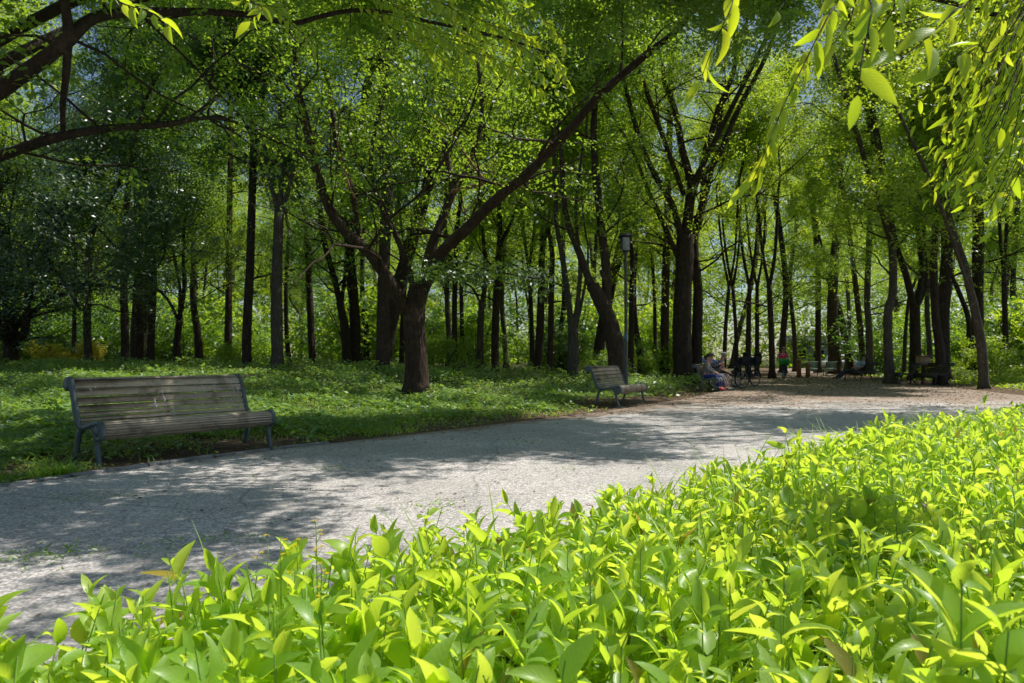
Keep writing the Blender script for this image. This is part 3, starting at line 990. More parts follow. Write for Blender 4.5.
# two peeled dead branches and the low glittering spray of the forked tree
ft = built[0]
fb = np.array(ft.location)
db = MB()
fd = fb[1]
for P in ([(452, 192, .5), (470, 187, .3), (484, 182, .1), (478, 172, 0), (462, 150, -.2), (447, 128, -.3), (426, 112, -.4)], [(356, 200, -.6), (350, 188, -.8), (341, 160, -.9), (337, 135, -1), (341, 106, -1)]):
    pts = catmull([at(x_, y_, fd + o_) for x_, y_, o_ in P], 5)
    m_ = MB()
    m_.tube(pts, np.linspace(.055, .012, len(pts)) * (1 if P[0][0] > 400 else .7), 7)
    prop(m_.build('dead_branch', M['bark_dead'], ft, True, loc=fb), 'peeled orange dead branch')
rng = np.random.default_rng(4)
C = np.array([at(rng.uniform(412, 548), 272 + rng.normal(0, 7) + .0012 * (x_ - 470) ** 2 * 0, fd - rng.uniform(.2, 2.2)) for x_ in range(95)])
C[:, 2] += -.02 * (C[:, 0] - fb[0])
cb = MB()
sprays(cb, C, rng, 20, .6, .12, .055, droop=.05, flat_=.95)
cb.build('low_foliage', M['leaf_gloss'], ft, loc=fb)


# deep wood: copies of the slimmer trees farther back
rng = np.random.default_rng(5)
thin_ = lambda s: s.get('group') and s.get('n', 26000) <= 34000 and s['limbs'][0][1] < 10.2
src = [o for o, s in zip(built, TREES) if thin_(s)]
src_r = [o for o, s in zip(built, TREES) if s.get('leaf') == 'leaf_yel' and thin_(s)]
spots = []
tries = 0
while len(spots) < 78 and tries < 9000:
    tries += 1
    d = rng.uniform(30, 40) if rng.random() < .42 else rng.uniform(60, 82)
    x = rng.uniform(-.86, .9) * d
    if kerb_x(d) - 1.5 < x < bed_x(d) + 1.5:
        continue
    if .27 < x / d < .45 and (d < 58 or rng.random() < .6):
        continue
    if all((x - a) ** 2 + (d - b) ** 2 > 11 for a, b in spots):
        spots.append((x, d))
for x, d in spots:
    s_ = (src_r if (x > 0 or rng.random() < .4) else src)
    o = s_[rng.integers(len(s_))]
    side = 'right' if x > kerb_x(d) else 'left'
    dup(o, (x, d, float(terrain(x, d)) - .03), rng.uniform(0, 6.28), 'slender tree deep in the wood on the %s of the path, seen between nearer trunks' % side,
        'trees deep in the wood on the %s' % side, rng.uniform(.85, 1.2))

# ------------------------------------------------------------------ shrubs
def make_shrub(name, label, leafm, h, r, n, seed, L=.09):
    rng = np.random.default_rng(seed)
    root = thing(name, label, 'shrub')
    sb = MB()
    for k in range(9):
        a = rng.uniform(0, 6.28)
        d = nrm(np.array([math.cos(a) * .5, math.sin(a) * .5, 1.0]))
        sb.tube(catmull([np.array([math.cos(a) * .06, math.sin(a) * .06, -.03]), d * h * .4, d * h * .8 + rng.normal(0, .08, 3)], 4), np.linspace(.018, .006, 9), 5)
    sb.build('stem', M['bark_dark'], root, True)
    k = n // 18
    lob = rng.normal(0, .45, (7, 3)) * np.array([r, r, h * .35]) + np.array([0, 0, h * .55])
    C = lob[rng.integers(7, size=k)] + rand_dirs(k, rng) * (rng.uniform(.3, 1, (k, 1)) ** .5) * np.array([r * .55, r * .55, h * .38])
    C = C[C[:, 2] > .06]
    cb = MB()
    sprays(cb, C, rng, 18, .4, L, L * .5)
    cb.build('foliage', M[leafm], root)
    return root


def shrub_row(protos, spots, label, group):
    for i, (x, d, s) in enumerate(spots):
        o = protos[i % len(protos)]
        if i < len(protos):
            o.location = (x, d, float(terrain(x, d)))
            o.scale = (s,) * 3
            o['label'] = label
            o['group'] = group
        else:
            dup(o, (x, d, float(terrain(x, d))), rng.uniform(0, 6.28), label, group, s)


pr = [make_shrub('green_shrub', '', m, 1.7, 1.2, 4200, 300 + i, .11) for i, m in enumerate(('leaf_mid', 'leaf_yel', 'leaf_dark', 'leaf_mid'))]
sp_ = []
for k in range(125):
    d = rng.uniform(29, 40) if rng.random() < .09 else rng.uniform(42, 60)
    x = rng.uniform(-.82, .84) * d
    if kerb_x(d) - 1.2 < x < bed_x(d) + 2:
        continue
    if .22 < x / d < .50:
        continue
    sp_.append((x, d, rng.uniform(.6, 1.6) if d < 42 else rng.uniform(1.0, 3.2)))
shrub_row(pr, sp_, 'leafy green shrub of the undergrowth between the far trunks', 'undergrowth shrubs between the far trunks')
# yellow bushes and the ivy clump
p = at(47, 360, 31)
y1 = make_shrub('yellow_bush', 'rounded yellow leaved bush under the glossy evergreen, beside its trunk', 'yellow', 1.25, .85, 3600, 311, .12)
y1.location = (p[0], p[1], float(terrain(p[0], p[1])))
p = at(86, 360, 31.5)
dup(y1, (p[0], p[1], float(terrain(p[0], p[1]))), 1.9, 'yellow leaved bush showing on both sides of a grey trunk', None, 1.05)
p = place(646, 380)
iv = make_shrub('ivy_clump', 'dense dark ivy clump around the foot of a bowed trunk right of the lamp post', 'leaf_mid', 1.25, .42, 4200, 321, .07)
iv.location = (p[0], p[1], float(terrain(p[0], p[1])))

# a far wood that closes the view, beyond every tree one could pick out
rng = np.random.default_rng(8)
cb = MB()
n = 15000
a = rng.uniform(-.86, .92, n)
d = rng.uniform(82, 118, n)
z = rng.uniform(0, 1, n) ** .9 * (25 + 4 * np.sin(a * 23) + 2 * np.sin(a * 61 + 1))
C = np.stack([a * d, d, z], -1)
sprays(cb, C, rng, 22, 2.6, .5, .27)
fw = cb.build('far_wood', M['leaf_yel'])
prop(fw, 'pale green far wood closing the view beyond the last trunks', 'woods', kind='stuff')


# ------------------------------------------------------------------ ground cover on the left, seen as one carpet
rng = np.random.default_rng(21)


def scatter_left(n, dmin, dmax, pw):
    u = rng.uniform(0, 1, n)
    d = (dmin ** (1 - pw) + u * (dmax ** (1 - pw) - dmin ** (1 - pw))) ** (1 / (1 - pw))
    x0 = -.80 * d - .6
    x1 = kerb_x(d)
    x = x0 + (x1 - x0) * rng.uniform(0, 1, n)
    return x, d, (x1 - x) * .8


cb = MB()
x, d, q = scatter_left(330000, 4.6, 30, 1.7)
cl = wob(x * 1.6, d * 1.6) * .5 + wob(x * .55 + 5, d * .55) * .6
p_keep = np.clip(.15 + smooth((q - .35) / 1.3) * .75 + cl * .75, .02, 1)
bare = wob(x * 2.3 + 7, d * 2.3) * .6 + wob(x * 5.1, d * 5.1 + 2) * .5
p_keep = p_keep * (1 - .85 * smooth((bare - .12) / .35) * (1 - .55 * smooth((q - 5) / 6)))
p_keep = np.where(q < .42 + .5 * (wob(x * 1.9, d * 1.9 + 3) > .1) * (d > 8.5), .05 + .25 * (cl > .45), p_keep)
p_keep = np.where(q < .15, .012, p_keep)
# trodden bare soil under and before the benches
for cx, cy in ((-3.75, 7.75), (2.2, 15.9)):
    e = np.hypot((x - cx) * .8 - (d - cy) * .58, ((x - cx) * .58 + (d - cy) * .8) * .55)
    p_keep = p_keep * (1 - .9 * smooth((1.05 + .35 * cl - e) / .3))
k = rng.uniform(0, 1, len(x)) < p_keep
x, d, q, cl = x[k], d[k], q[k], cl[k]
hmax = .03 + .10 * smooth(q / 1.5) * (.5 + 1.2 * np.clip(cl, 0, 1)) + .22 * smooth((q - 2.5) / 6) * np.clip(.5 + cl, 0, 1.4) + .22 * smooth((d - 19) / 6)
z = terrain(x, d) + hmax * rng.uniform(.15, 1, len(x)) ** .7
n = len(x)
az = rng.uniform(0, 2 * PI, n)
f = np.stack([np.cos(az), np.sin(az), rng.normal(.1, .35, n)], -1)
nn = np.stack([rng.normal(0, .4, n), rng.normal(0, .4, n), np.ones(n)], -1)
big_ = smooth((wob(x * 1.7 + 9, d * 1.7) + .5 * wob(x * 4.4, d * 4.4) - .15) / .4)
L = (.026 + .0028 * d) * rng.uniform(.6, 1.4, n) * (1 + .6 * big_)
z = z + .07 * big_ * rng.uniform(0, 1, n)
cb.leaves(np.stack([x, d, z], -1), f, nn, L, L * .6)
prop(cb.build('ground_cover', M['cover']), 'low dark green ground cover leaves carpeting the shaded ground under the trees', 'ground cover', kind='stuff')

# short grass blades near the kerb
gb = MB()
x, d, q = scatter_left(60000, 4.8, 17, 1.9)
cl = wob(x * 2.1, d * 2.1)
k = (q > .14) & (rng.uniform(0, 1, len(x)) < np.clip(.25 + cl * .9 + smooth((q - .3) / .8) * .5, .03, 1))
for cx, cy in ((-3.75, 7.75), (2.2, 15.9)):
    e = np.hypot((x - cx) * .8 - (d - cy) * .58, ((x - cx) * .58 + (d - cy) * .8) * .55)
    k &= (e > .95) | (rng.uniform(0, 1, len(x)) < .10)
x, d = x[k], d[k]
n = len(x)
az = rng.uniform(0, 2 * PI, n)
f = np.stack([np.cos(az) * .5, np.sin(az) * .5, rng.uniform(.5, 1.2, n)], -1)
nn = np.stack([-np.cos(az), -np.sin(az), np.full(n, .5)], -1)
gb.blades(np.stack([x, d, terrain(x, d)], -1), f, nn, rng.uniform(.06, .17, n) * (1 + .9 * np.clip(wob(x * 1.3 + 4, d * 1.3), 0, 1)), .006 + .0004 * d, .5, 3, .1, ([0, .7, 1], [1, .8, .05]))
prop(gb.build('grass', M['grass_blade']), 'short green grass growing between the ground cover and the kerb', 'grass', kind='stuff')

# undergrowth on the right beyond the path
cb = MB()
n = 60000
d = rng.uniform(22, 46, n)
x = bed_x(d) + 1.0 + rng.uniform(0, 1, n) ** 1.3 * (.86 * d - bed_x(d) + 2).clip(1)
cl = wob(x * .9, d * .9) + wob(x * .4 + 3, d * .4)
off = x - bed_x(d)
k = rng.uniform(0, 1, n) < np.clip(smooth((off - 1) / 4) * (.7 + cl * .6), 0, 1)
x, d, off, cl = x[k], d[k], off[k], cl[k]
n = len(x)
z = terrain(x, d) + (.08 + .65 * smooth((off - 1.5) / 4) * np.clip(.6 + cl * .5, .1, 1)) * rng.uniform(0, 1, n)
az = rng.uniform(0, 2 * PI, n)
cb.leaves(np.stack([x, d, z], -1), np.stack([np.cos(az), np.sin(az), rng.normal(.1, .4, n)], -1), np.stack([rng.normal(0, .5, n), rng.normal(0, .5, n), np.ones(n)], -1), .15 * rng.uniform(.6, 1.3, n), .085)
prop(cb.build('undergrowth', M['leaf_yel']), 'knee high leafy undergrowth beneath the trees right of the path', 'undergrowth', kind='stuff')

# fallen leaves on the path
lb = MB()
n = 1100
d = rng.uniform(2, 13, n)
fr_ = rng.uniform(0, 1, n)
fr_ = np.where(rng.uniform(0, 1, n) < .72, fr_ ** 4, fr_)
x = kerb_x(d) * (1 - fr_) + bed_x(d) * fr_
n2 = 26000
d2 = 13 + 32 * rng.uniform(0, 1, n2) ** 1.6
f2 = rng.uniform(-.25, 1.5, n2)
x2 = kerb_x(d2) * (1 - f2) + bed_x(d2) * f2
kk = rng.uniform(0, 1, n2) < np.clip((d2 - 12) / 9 + wob(x2, d2) * .5, .03, 1)
x2, d2 = x2[kk], d2[kk]
n3 = 9000
x3, d3, q3 = scatter_left(n3, 4.8, 20, 1.6)
kk = q3 < .75 + .5 * wob(x3 * 2, d3 * 2)
x3, d3 = x3[kk], d3[kk]
xs, dd = np.concatenate([x, x2, x3]), np.concatenate([d, d2, d3])
zz = np.maximum(terrain(xs, dd), 0) + .008
n = len(xs)
az = rng.uniform(0, 2 * PI, n)
L = (.022 + .0016 * dd) * rng.uniform(.5, 1.6, n)
lb.leaves(np.stack([xs, dd, zz], -1), np.stack([np.cos(az), np.sin(az), rng.normal(0, .12, n)], -1), np.stack([rng.normal(0, .25, n), rng.normal(0, .25, n), np.ones(n)], -1), L, L * .55)
prop(lb.build('fallen_leaves', M['litter']), 'dry brown and yellow fallen leaves strewn over the path and its edge', 'fallen leaves', kind='stuff')

# low weeds rooted in the cracks of the path
rng = np.random.default_rng(29)
pw = MB()
for px_, py_, r_, n_ in ((10, 562, .10, 70), (40, 557, .07, 50), (85, 550, .05, 30), (170, 546, .06, 40), (240, 540, .05, 26), (430, 509, .05, 40), (445, 505, .05, 24), (330, 470, .04, 24), (560, 470, .06, 20), (96, 500, .08, 40), (610, 440, .1, 40), (520, 445, .08, 40)):
    c_ = flat(px_, py_)
    P = np.stack([c_[0] + rng.normal(0, r_ * 2.2, n_), c_[1] + rng.normal(0, r_, n_), rng.uniform(.004, .03, n_)], -1)
    az = rng.uniform(0, 6.28, n_)
    pw.leaves(P, np.stack([np.cos(az), np.sin(az), rng.uniform(.1, .9, n_)], -1), np.stack([rng.normal(0, .4, n_), rng.normal(0, .4, n_), np.ones(n_)], -1), rng.uniform(.02, .05, n_), .012)
prop(pw.build('path_weeds', M['cover']), 'small flat weeds and moss rooted in the cracks of the path', 'weeds', kind='stuff')

# ------------------------------------------------------------------ the bright weed bed in front
rng = np.random.default_rng(33)


def weed_leaves(mb, base, top, pairs, rng, Lm=.085, rows=4, sm=None):
    """upright stems with opposite pairs of pointed leaves; arrays of plants at once"""
    n = len(base)
    ax = nrm(top - base)
    h = np.linalg.norm(top - base, axis=1)
    a0 = rng.uniform(0, 2 * PI, n)
    ref = nrm(np.cross(ax, np.array([1.0, .1, 0])))
    ref2 = np.cross(ax, ref)
    for k in range(pairs):
        t = .30 + .70 * (k + .5 * rng.uniform(0, 1, n)) / pairs
        t = np.minimum(t, 1)
        p = base + ax * (h * t)[:, None]
        sz = Lm * rng.uniform(.45, 1.45, n) * np.where(t > .9, .7, 1) * (.75 + .35 * np.sin(PI * t))
        for s in (0, PI):
            a = a0 + k * PI / 2 + s + rng.normal(0, .3, n)
            out = ref * np.cos(a)[:, None] + ref2 * np.sin(a)[:, None]
            el = rng.normal(.88, .36, n) + .25 * (t > .88)
            f = out * np.cos(el)[:, None] + ax * np.sin(el)[:, None]
            nn = ax * np.cos(el)[:, None] - out * np.sin(el)[:, None] + rng.normal(0, .42, (n, 3))
            mb.blades(p + f * .008, f, nn, sz, sz * rng.uniform(.27, .50, n), rng.uniform(.05, .7, n), rows, rng.uniform(.1, .5, n))
    if sm is not None:
        for b, tp in zip(base, top):
            mid = (b + tp) / 2 + rng.normal(0, .008, 3)
            sm.tube(catmull([b, mid, tp], 3), np.linspace(.0027, .0015, 7), 5, cap=False, m=1)


wb = MB()
for d0_, d1_, dens, pairs, rows, Lm in ((.80, 1.6, 150, 6, 6, .10), (1.6, 3.2, 120, 6, 5, .094), (3.2, 6, 95, 5, 4, .092), (6, 13.2, 55, 4, 3, .095)):
    area = (d1_ - d0_) * ((d1_ + d0_) * .5 * .80 + .5 - float(bed_x((d0_ + d1_) / 2)))
    n = int(area * dens * 1.15)
    d = rng.uniform(d0_, d1_, n)
    x1 = .80 * d + .5
    x0 = bed_x(d)
    wmax = (x1 - x0).max()
    x = x0 + rng.uniform(0, 1, n) * wmax
    e = x - x0
    k = (x < x1) & (rng.uniform(0, 1, n) < np.clip(.45 + e * 1.2, 0, 1))
    x, d, e = x[k], d[k], e[k]
    n = len(x)
    h = (.34 + .10 * smooth(e / .8)) * rng.uniform(.72, 1.12, n) + .05 * wob(x * 2.2, d * 2.2) - .05 * smooth((d - 5) / 4) + .05 * smooth((.3 - x) / .8)
    base = np.stack([x, d, np.zeros(n)], -1)
    top = base + np.stack([rng.normal(0, .085, n), rng.normal(-.01, .085, n), h], -1)
    weed_leaves(wb, base, top, pairs, rng, Lm, rows, wb if d1_ < 7 else None)
weed = wb.build('weed_bed', [M['weed'], M['weed_stem']], smooth_=True, uv=True)
prop(weed, 'bright sunlit bed of leafy green weeds filling the near side of the path', 'weeds', kind='stuff')

gb = MB()
n = 11500
d = rng.uniform(.85, 9, n)
x = bed_x(d) - .05 + rng.uniform(0, 1, n) ** .8 * (.8 * d + .4 - bed_x(d))
k = rng.uniform(0, 1, n) < np.clip(.35 + .5 * smooth((x - .2) / 1.2) + .3 * wob(x * 2, d * 2), .1, 1)
x, d = x[k], d[k]
n = len(x)
az = rng.uniform(0, 2 * PI, n)
f = np.stack([np.cos(az) * .45, np.sin(az) * .45, np.ones(n)], -1)
nn = np.stack([-np.cos(az), -np.sin(az), np.full(n, .4)], -1)
gb.blades(np.stack([x, d, np.zeros(n)], -1), f, nn, rng.uniform(.28, .70, n), rng.uniform(.004, .011, n), rng.uniform(.25, 1.0, n), 7, .2, ([0, .6, 1], [1, .85, .05]))
prop(gb.build('long_grass', M['grass_blade'], smooth_=True), 'long thin grass blades arching among the bright weeds', 'grass', kind='stuff')

G_W = 'tall leafy weeds standing above the bed'


def tall_weed(px, py, d, h, pairs, Lm, label, group=None, seed=1):
    r_ = np.random.default_rng(seed)
    top = at(px, py, d)
    b = np.array([top[0] + r_.normal(0, .09), d + abs(r_.normal(0, .08)), 0.0])
    root = thing('tall_weed', label, 'plant', b, 0, group)
    lb_, st = MB(), MB()
    bs = np.array([b])
    tp = np.array([top])
    weed_leaves(lb_, bs, tp, pairs, r_, Lm, 8)
    st.tube(catmull([b, (b + top) / 2 + r_.normal(0, .012, 3), top], 5), np.linspace(.0026, .0014, 11), 6)
    lb_.build('foliage', M['weed'], root, True, True, loc=b)
    st.build('stem', M['weed_stem'], root, True, loc=b)
    return root


tall_weed(118, 585, 1.62, .45, 6, .10, 'pale upright weed with pointed leaves nearest the left edge', seed=41)
tall_weed(168, 572, 1.75, .4, 6, .10, 'leafy weed with a broad yellow green leaf, second from the left edge', seed=42)
tall_weed(349, 548, 2.0, .42, 6, .09, 'weed with upright dark leaves beside the yellow flowers', seed=43)
tall_weed(783, 425, 3.6, .6, 7, .09, 'tall leafy weed standing clear of the bed against the shaded path', seed=44)
tall_weed(800, 428, 3.7, .6, 7, .09, 'slender weed just right of the tall one against the shaded path', seed=45)
tall_weed(890, 408, 4.6, .7, 7, .13, 'weed with two broad shining leaves on the skyline of the bed', seed=46)
tall_weed(962, 575, 1.05, .75, 9, .11, 'large soft focus weed rising in the bottom right corner', seed=47)
tall_weed(1010, 615, 1.0, .75, 9, .11, 'large soft focus weed cut by the right edge of the picture', seed=48)
tall_weed(985, 400, 6.5, .7, 7, .13, 'pale glittering weed at the far right end of the bed', seed=49)
tall_weed(690, 470, 3.3, .5, 6, .1, 'weed with drooping leaves where the bed meets the path', seed=50)


def grass_tuft(px, py, d, label, blades, seed):
    r_ = np.random.default_rng(seed)
    b = at(px, py, d)
    b[2] = 0
    m_ = MB()
    n = len(blades)
    tops = np.array([at(x_, y_, d) for x_, y_ in blades])
    base = np.repeat(b[None], n, 0) + r_.normal(0, .012, (n, 3)) * np.array([1, 1, 0])
    v = tops - base
    L = np.linalg.norm(v, axis=1) * 1.12
    hor = v * np.array([1, 1, 0]) + 1e-4
    f = v + np.array([0, 0, .18])
    nn = -nrm(hor) + np.array([0, 0, .35])
    m_.blades(base, f, nn, L, .0085, r_.uniform(.35, .75, n), 9, .2, ([0, .6, 1], [1, .85, .05]))
    return prop(m_.build('grass_tuft', M['grass_blade'], smooth_=True), label, 'grass')


grass_tuft(735, 520, 3.2, 'tuft of arching grass blades leaning over the sunlit path edge', [(693, 434), (727, 433), (745, 431), (760, 450), (700, 455)], 61)
grass_tuft(960, 470, 5.2, 'small arching grass tuft left of the far right weeds', [(935, 402), (952, 398), (972, 405)], 62)
grass_tuft(385, 590, 2.2, 'few thin grass blades beside the yellow flowers', [(338, 508), (392, 506), (363, 520), (374, 540)], 63)
grass_tuft(90, 640, 1.7, 'thin dry grass blades between the two leftmost tall weeds', [(112, 562), (20, 545), (75, 585)], 64)


def wildflower(px, py, d, label, seed, nfl=7):
    r_ = np.random.default_rng(seed)
    top = at(px, py, d)
    b = np.array([top[0] + .01, d, 0.0])
    root = thing('yellow_wildflower', label, 'flower', b)
    st, fl = MB(), MB()
    st.tube(catmull([b, (b + top) / 2 + r_.normal(0, .01, 3), top], 5), np.linspace(.003, .0012, 11), 5)
    for k in range(nfl):
        t = r_.uniform(.5, 1)
        p0 = b + (top - b) * t
        p1 = p0 + np.array([r_.normal(0, .045), r_.normal(0, .045), r_.uniform(.02, .08)]) * (1.4 - t)
        st.tube([p0, (p0 + p1) / 2, p1], .0009, 4)
        a = np.arange(5) * 2 * PI / 5 + r_.uniform(0, 1)
        fl.blades(np.repeat(p1[None], 5, 0), np.stack([np.cos(a), np.sin(a), np.full(5, .5)], -1), np.stack([-np.cos(a) * .4, -np.sin(a) * .4, np.ones(5)], -1), .009, .007, .3, 2, .1, ([0, .6, 1], [.3, 1, .3]))
    n = 8
    t = r_.uniform(.1, .8, n)
    az = r_.uniform(0, 6.28, n)
    st.blades(b + (top - b) * t[:, None], np.stack([np.cos(az), np.sin(az), np.full(n, .5)], -1), np.stack([-np.cos(az) * .4, -np.sin(az) * .4, np.ones(n)], -1), .035, .010, .5, 3, .2)
    st.build('stem', M['weed_stem'], root, True, loc=b)
    fl.build('petals', M['petal'], root, loc=b)


wildflower(316, 523, 2.05, 'tallest thin stalk with small yellow flowers at the path edge', 71, 9)
wildflower(281, 537, 2.0, 'short stalk of yellow flowers left of the tallest one', 72, 8)
wildflower(268, 545, 1.95, 'leftmost stalk of tiny yellow flowers', 73, 5)
wildflower(297, 548, 2.05, 'low stalk of yellow flowers between the other flower stalks', 74, 5)
wildflower(322, 562, 1.95, 'lowest stalk of yellow flowers beside the dark upright weed', 75, 5)

# ------------------------------------------------------------------ overhanging branches
def leafy_shoot(lb, sb, P, n, L, rng, r0=.004, both=True, hang=.55, asp=.34):
    """a thin shoot through points with alternate pointed leaves hanging from it"""
    pts = catmull(np.asarray(P, float), 8)
    sb.tube(pts, np.linspace(r0, r0 * .35, len(pts)), 5, cap=False)
    seg = np.r_[0, np.cumsum(np.linalg.norm(np.diff(pts, axis=0), axis=1))]
    s = np.linspace(.04, 1, n) * seg[-1]
    p = np.stack([np.interp(s, seg, pts[:, i]) for i in range(3)], -1)
    tan = nrm(np.stack([np.interp(s, seg, np.gradient(pts[:, i])) for i in range(3)], -1))
    sd = nrm(np.cross(tan, np.array([.2, -1.0, .3])))
    sg = np.where(np.arange(n) % 2, 1, -1)[:, None]
    f = tan * .7 + sd * sg * .6 + np.array([0, 0, -hang]) + rng.normal(0, .28, (n, 3))
    f = nrm(f)
    nn = np.array([0, -.55, .75]) + rng.normal(0, .55, (n, 3))
    l = L * rng.uniform(.65, 1.2, n)
    lb.blades(p, f, nn, l, l * rng.uniform(asp * .8, asp * 1.2, n), rng.uniform(.1, .6, n), 6, rng.uniform(.1, .45, n))


# weeping tree whose trunk stands outside the picture on the right
rng = np.random.default_rng(55)
wt = thing('weeping_tree', 'weeping tree hanging bright pointed leaves into the top right of the picture', 'tree', (5.2, 2.2, 0))
wl, ws, wt_trunk = MB(), MB(), MB()
lb0 = np.array([5.2, 2.2, 0.0])
trunk = catmull([lb0 - [0, 0, .05], lb0 + [.05, 0, 1.2], lb0 + [-.05, .1, 2.4], lb0 + [-.4, .1, 3.4]], 6)
limb_tube(wt_trunk, trunk, flare(trunk, np.linspace(.2, .11, len(trunk)), rng), rng, 14, True)
tp_ = trunk[-1]
limbs = [
    catmull([tp_, [3.6, 2.6, 4.1], [2.4, 2.7, 3.6], [1.5, 2.4, 2.9]], 7),
    catmull([tp_, [4.2, 3.2, 4.3], [3.6, 3.8, 4.1], [3.1, 4.1, 3.6]], 7),
    catmull([tp_, [3.6, 1.6, 3.9], [2.2, 1.5, 3.0], [1.2, 1.5, 2.2]], 7),
]
for L_ in limbs:
    wt_trunk.tube(L_, np.linspace(.08, .02, len(L_)), 8)


def from_limb(li, t, pts, n, L, **kw):
    a = limbs[li][int(t * (len(limbs[li]) - 1))]
    leafy_shoot(wl, ws, [a, (a + pts[0]) / 2 + np.array([0, 0, .12])] + list(pts), n, L, rng, **kw)


def px_chain(P):
    return [at(*p) for p in P]


# nearest big leaves
from_limb(2, .95, px_chain([(880, -40, 1.35), (872, 10, 1.25), (862, 60, 1.2), (858, 95, 1.18)]), 26, .08, r0=.003, hang=.9, asp=.29)
from_limb(2, .98, px_chain([(905, -30, 1.5), (893, 10, 1.4), (868, 45, 1.4)]), 16, .10, r0=.003, hang=.8)
from_limb(0, .98, px_chain([(750, -30, 2.3), (730, 10, 2.1), (712, 50, 2.05), (700, 82, 2.0)]), 24, .10, r0=.003, hang=.6, asp=.32)
from_limb(0, .95, px_chain([(850, -20, 2.1), (826, 20, 1.95), (806, 60, 1.9), (784, 105, 1.85), (766, 150, 1.85), (752, 182, 1.85)]), 48, .10, r0=.003, hang=.75, asp=.28)
from_limb(0, .9, px_chain([(865, -20, 2.2), (850, 20, 2.1), (832, 45, 2.1), (812, 60, 2.1)]), 20, .10, r0=.003, hang=.5)
from_limb(0, .8, px_chain([(800, -40, 2.4), (785, 0, 2.35), (778, 12, 2.3)]), 10, .09, r0=.003)
from_limb(2, .85, px_chain([(985, -20, 1.6), (955, 10, 1.5), (925, 40, 1.45), (900, 58, 1.45)]), 26, .085, r0=.003, hang=.3)
from_limb(2, .8, px_chain([(1010, 30, 1.7), (975, 45, 1.6), (940, 70, 1.55)]), 18, .085, r0=.003, hang=.3)
# the fuller curtain at the right edge
for k in range(74):
    x0 = rng.uniform(985, 1090)
    y0 = rng.uniform(-60, 90)
    dd_ = rng.uniform(2.9, 4.1)
    dx = rng.uniform(40, 85) * (1.0 if x0 < 1050 else 1.1)
    ln = rng.uniform(70, 150)
    from_limb(1, rng.uniform(.5, 1), px_chain([(x0, y0, dd_), (x0 - dx * .35, y0 + ln * .4, dd_ - .05), (x0 - dx * .75, y0 + ln * .8, dd_ - .1), (x0 - dx, y0 + ln, dd_ - .1)]), 36, .082, r0=.0028, hang=.55, asp=.26)
for k in range(10):
    x0 = rng.uniform(985, 1050)
    y0 = rng.uniform(80, 150)
    dd_ = rng.uniform(2.2, 3.0)
    from_limb(1, rng.uniform(.7, 1), px_chain([(x0, y0, dd_), (x0 - 14, y0 + 45, dd_ - .05), (x0 - 34, y0 + 85, dd_ - .1)]), 16, .08, r0=.0025, hang=.7, asp=.3)
wt_trunk.build('trunk', M['bark_grey'], wt, True, loc=lb0)
ws.build('twig', M['bark_red'], wt, True, loc=lb0)
wl.build('crown', M['willow'], wt, True, True, loc=lb0)

# overhanging cherry whose trunk stands outside the picture on the left
rng = np.random.default_rng(77)
B0 = np.array([-8.2, 7.0, float(terrain(-8.2, 7.0))])
ot = thing('overhanging_tree', 'old tree reaching crooked dark limbs in from the top left over the path', 'tree', B0)
ob, tips, tips2 = MB(), [], []
tr = catmull([B0 - [0, 0, .05], B0 + [.05, 0, .9], B0 + [.3, -.05, 1.8], B0 + [.8, -.1, 2.3]], 6)
limb_tube(ob, tr, flare(tr, np.linspace(.26, .2, len(tr)), rng), rng, 14, True)
tp_ = tr[-1]


def olimb(P, r0, r1, shoots=True, nb=8, up=0.0, tips=tips):
    pts = catmull([tp_ if p is None else p for p in P], 7)
    limb_tube(ob, pts, flare(pts, np.linspace(r0, r1, len(pts)), rng, False), rng, 10)
    if shoots:
        for k in range(nb):
            i = rng.integers(len(pts) // 3, len(pts))
            v = rand_dirs(1, rng)[0]
            v[2] = v[2] * .5 + up
            grow(ob, pts[i], nrm(v), rng.uniform(.7, 1.6), .016, 1, rng, tips, .005, 0)
    return pts


olimb([None, at(-60, 125, 6.6), at(0, 90, 6.4), at(40, 62, 6.3), at(66, 42, 6.3), at(100, 16, 6.5), at(170, 12, 7.0), at(240, 14, 7.4), at(292, 24, 7.6)], .092, .024, nb=6)
olimb([at(70, 42, 6.3), at(66, 10, 6.2), at(58, -30, 6.0), at(80, -120, 6.0), at(190, -200, 6.2)], .05, .02, nb=8)
olimb([at(68, 44, 6.3), at(66, 75, 6.4), at(63, 105, 6.7), at(63, 132, 7.0)], .036, .024, False)
olimb([None, at(-60, 175, 7.2), at(0, 156, 7.1), at(55, 138, 7.0), at(110, 128, 7.2), at(160, 125, 7.4), at(190, 118, 7.6), at(225, 90, 8.0)], .068, .022, nb=5)
olimb([at(160, 125, 7.4), at(215, 118, 8.2), at(260, 130, 9)], .03, .012, nb=4)
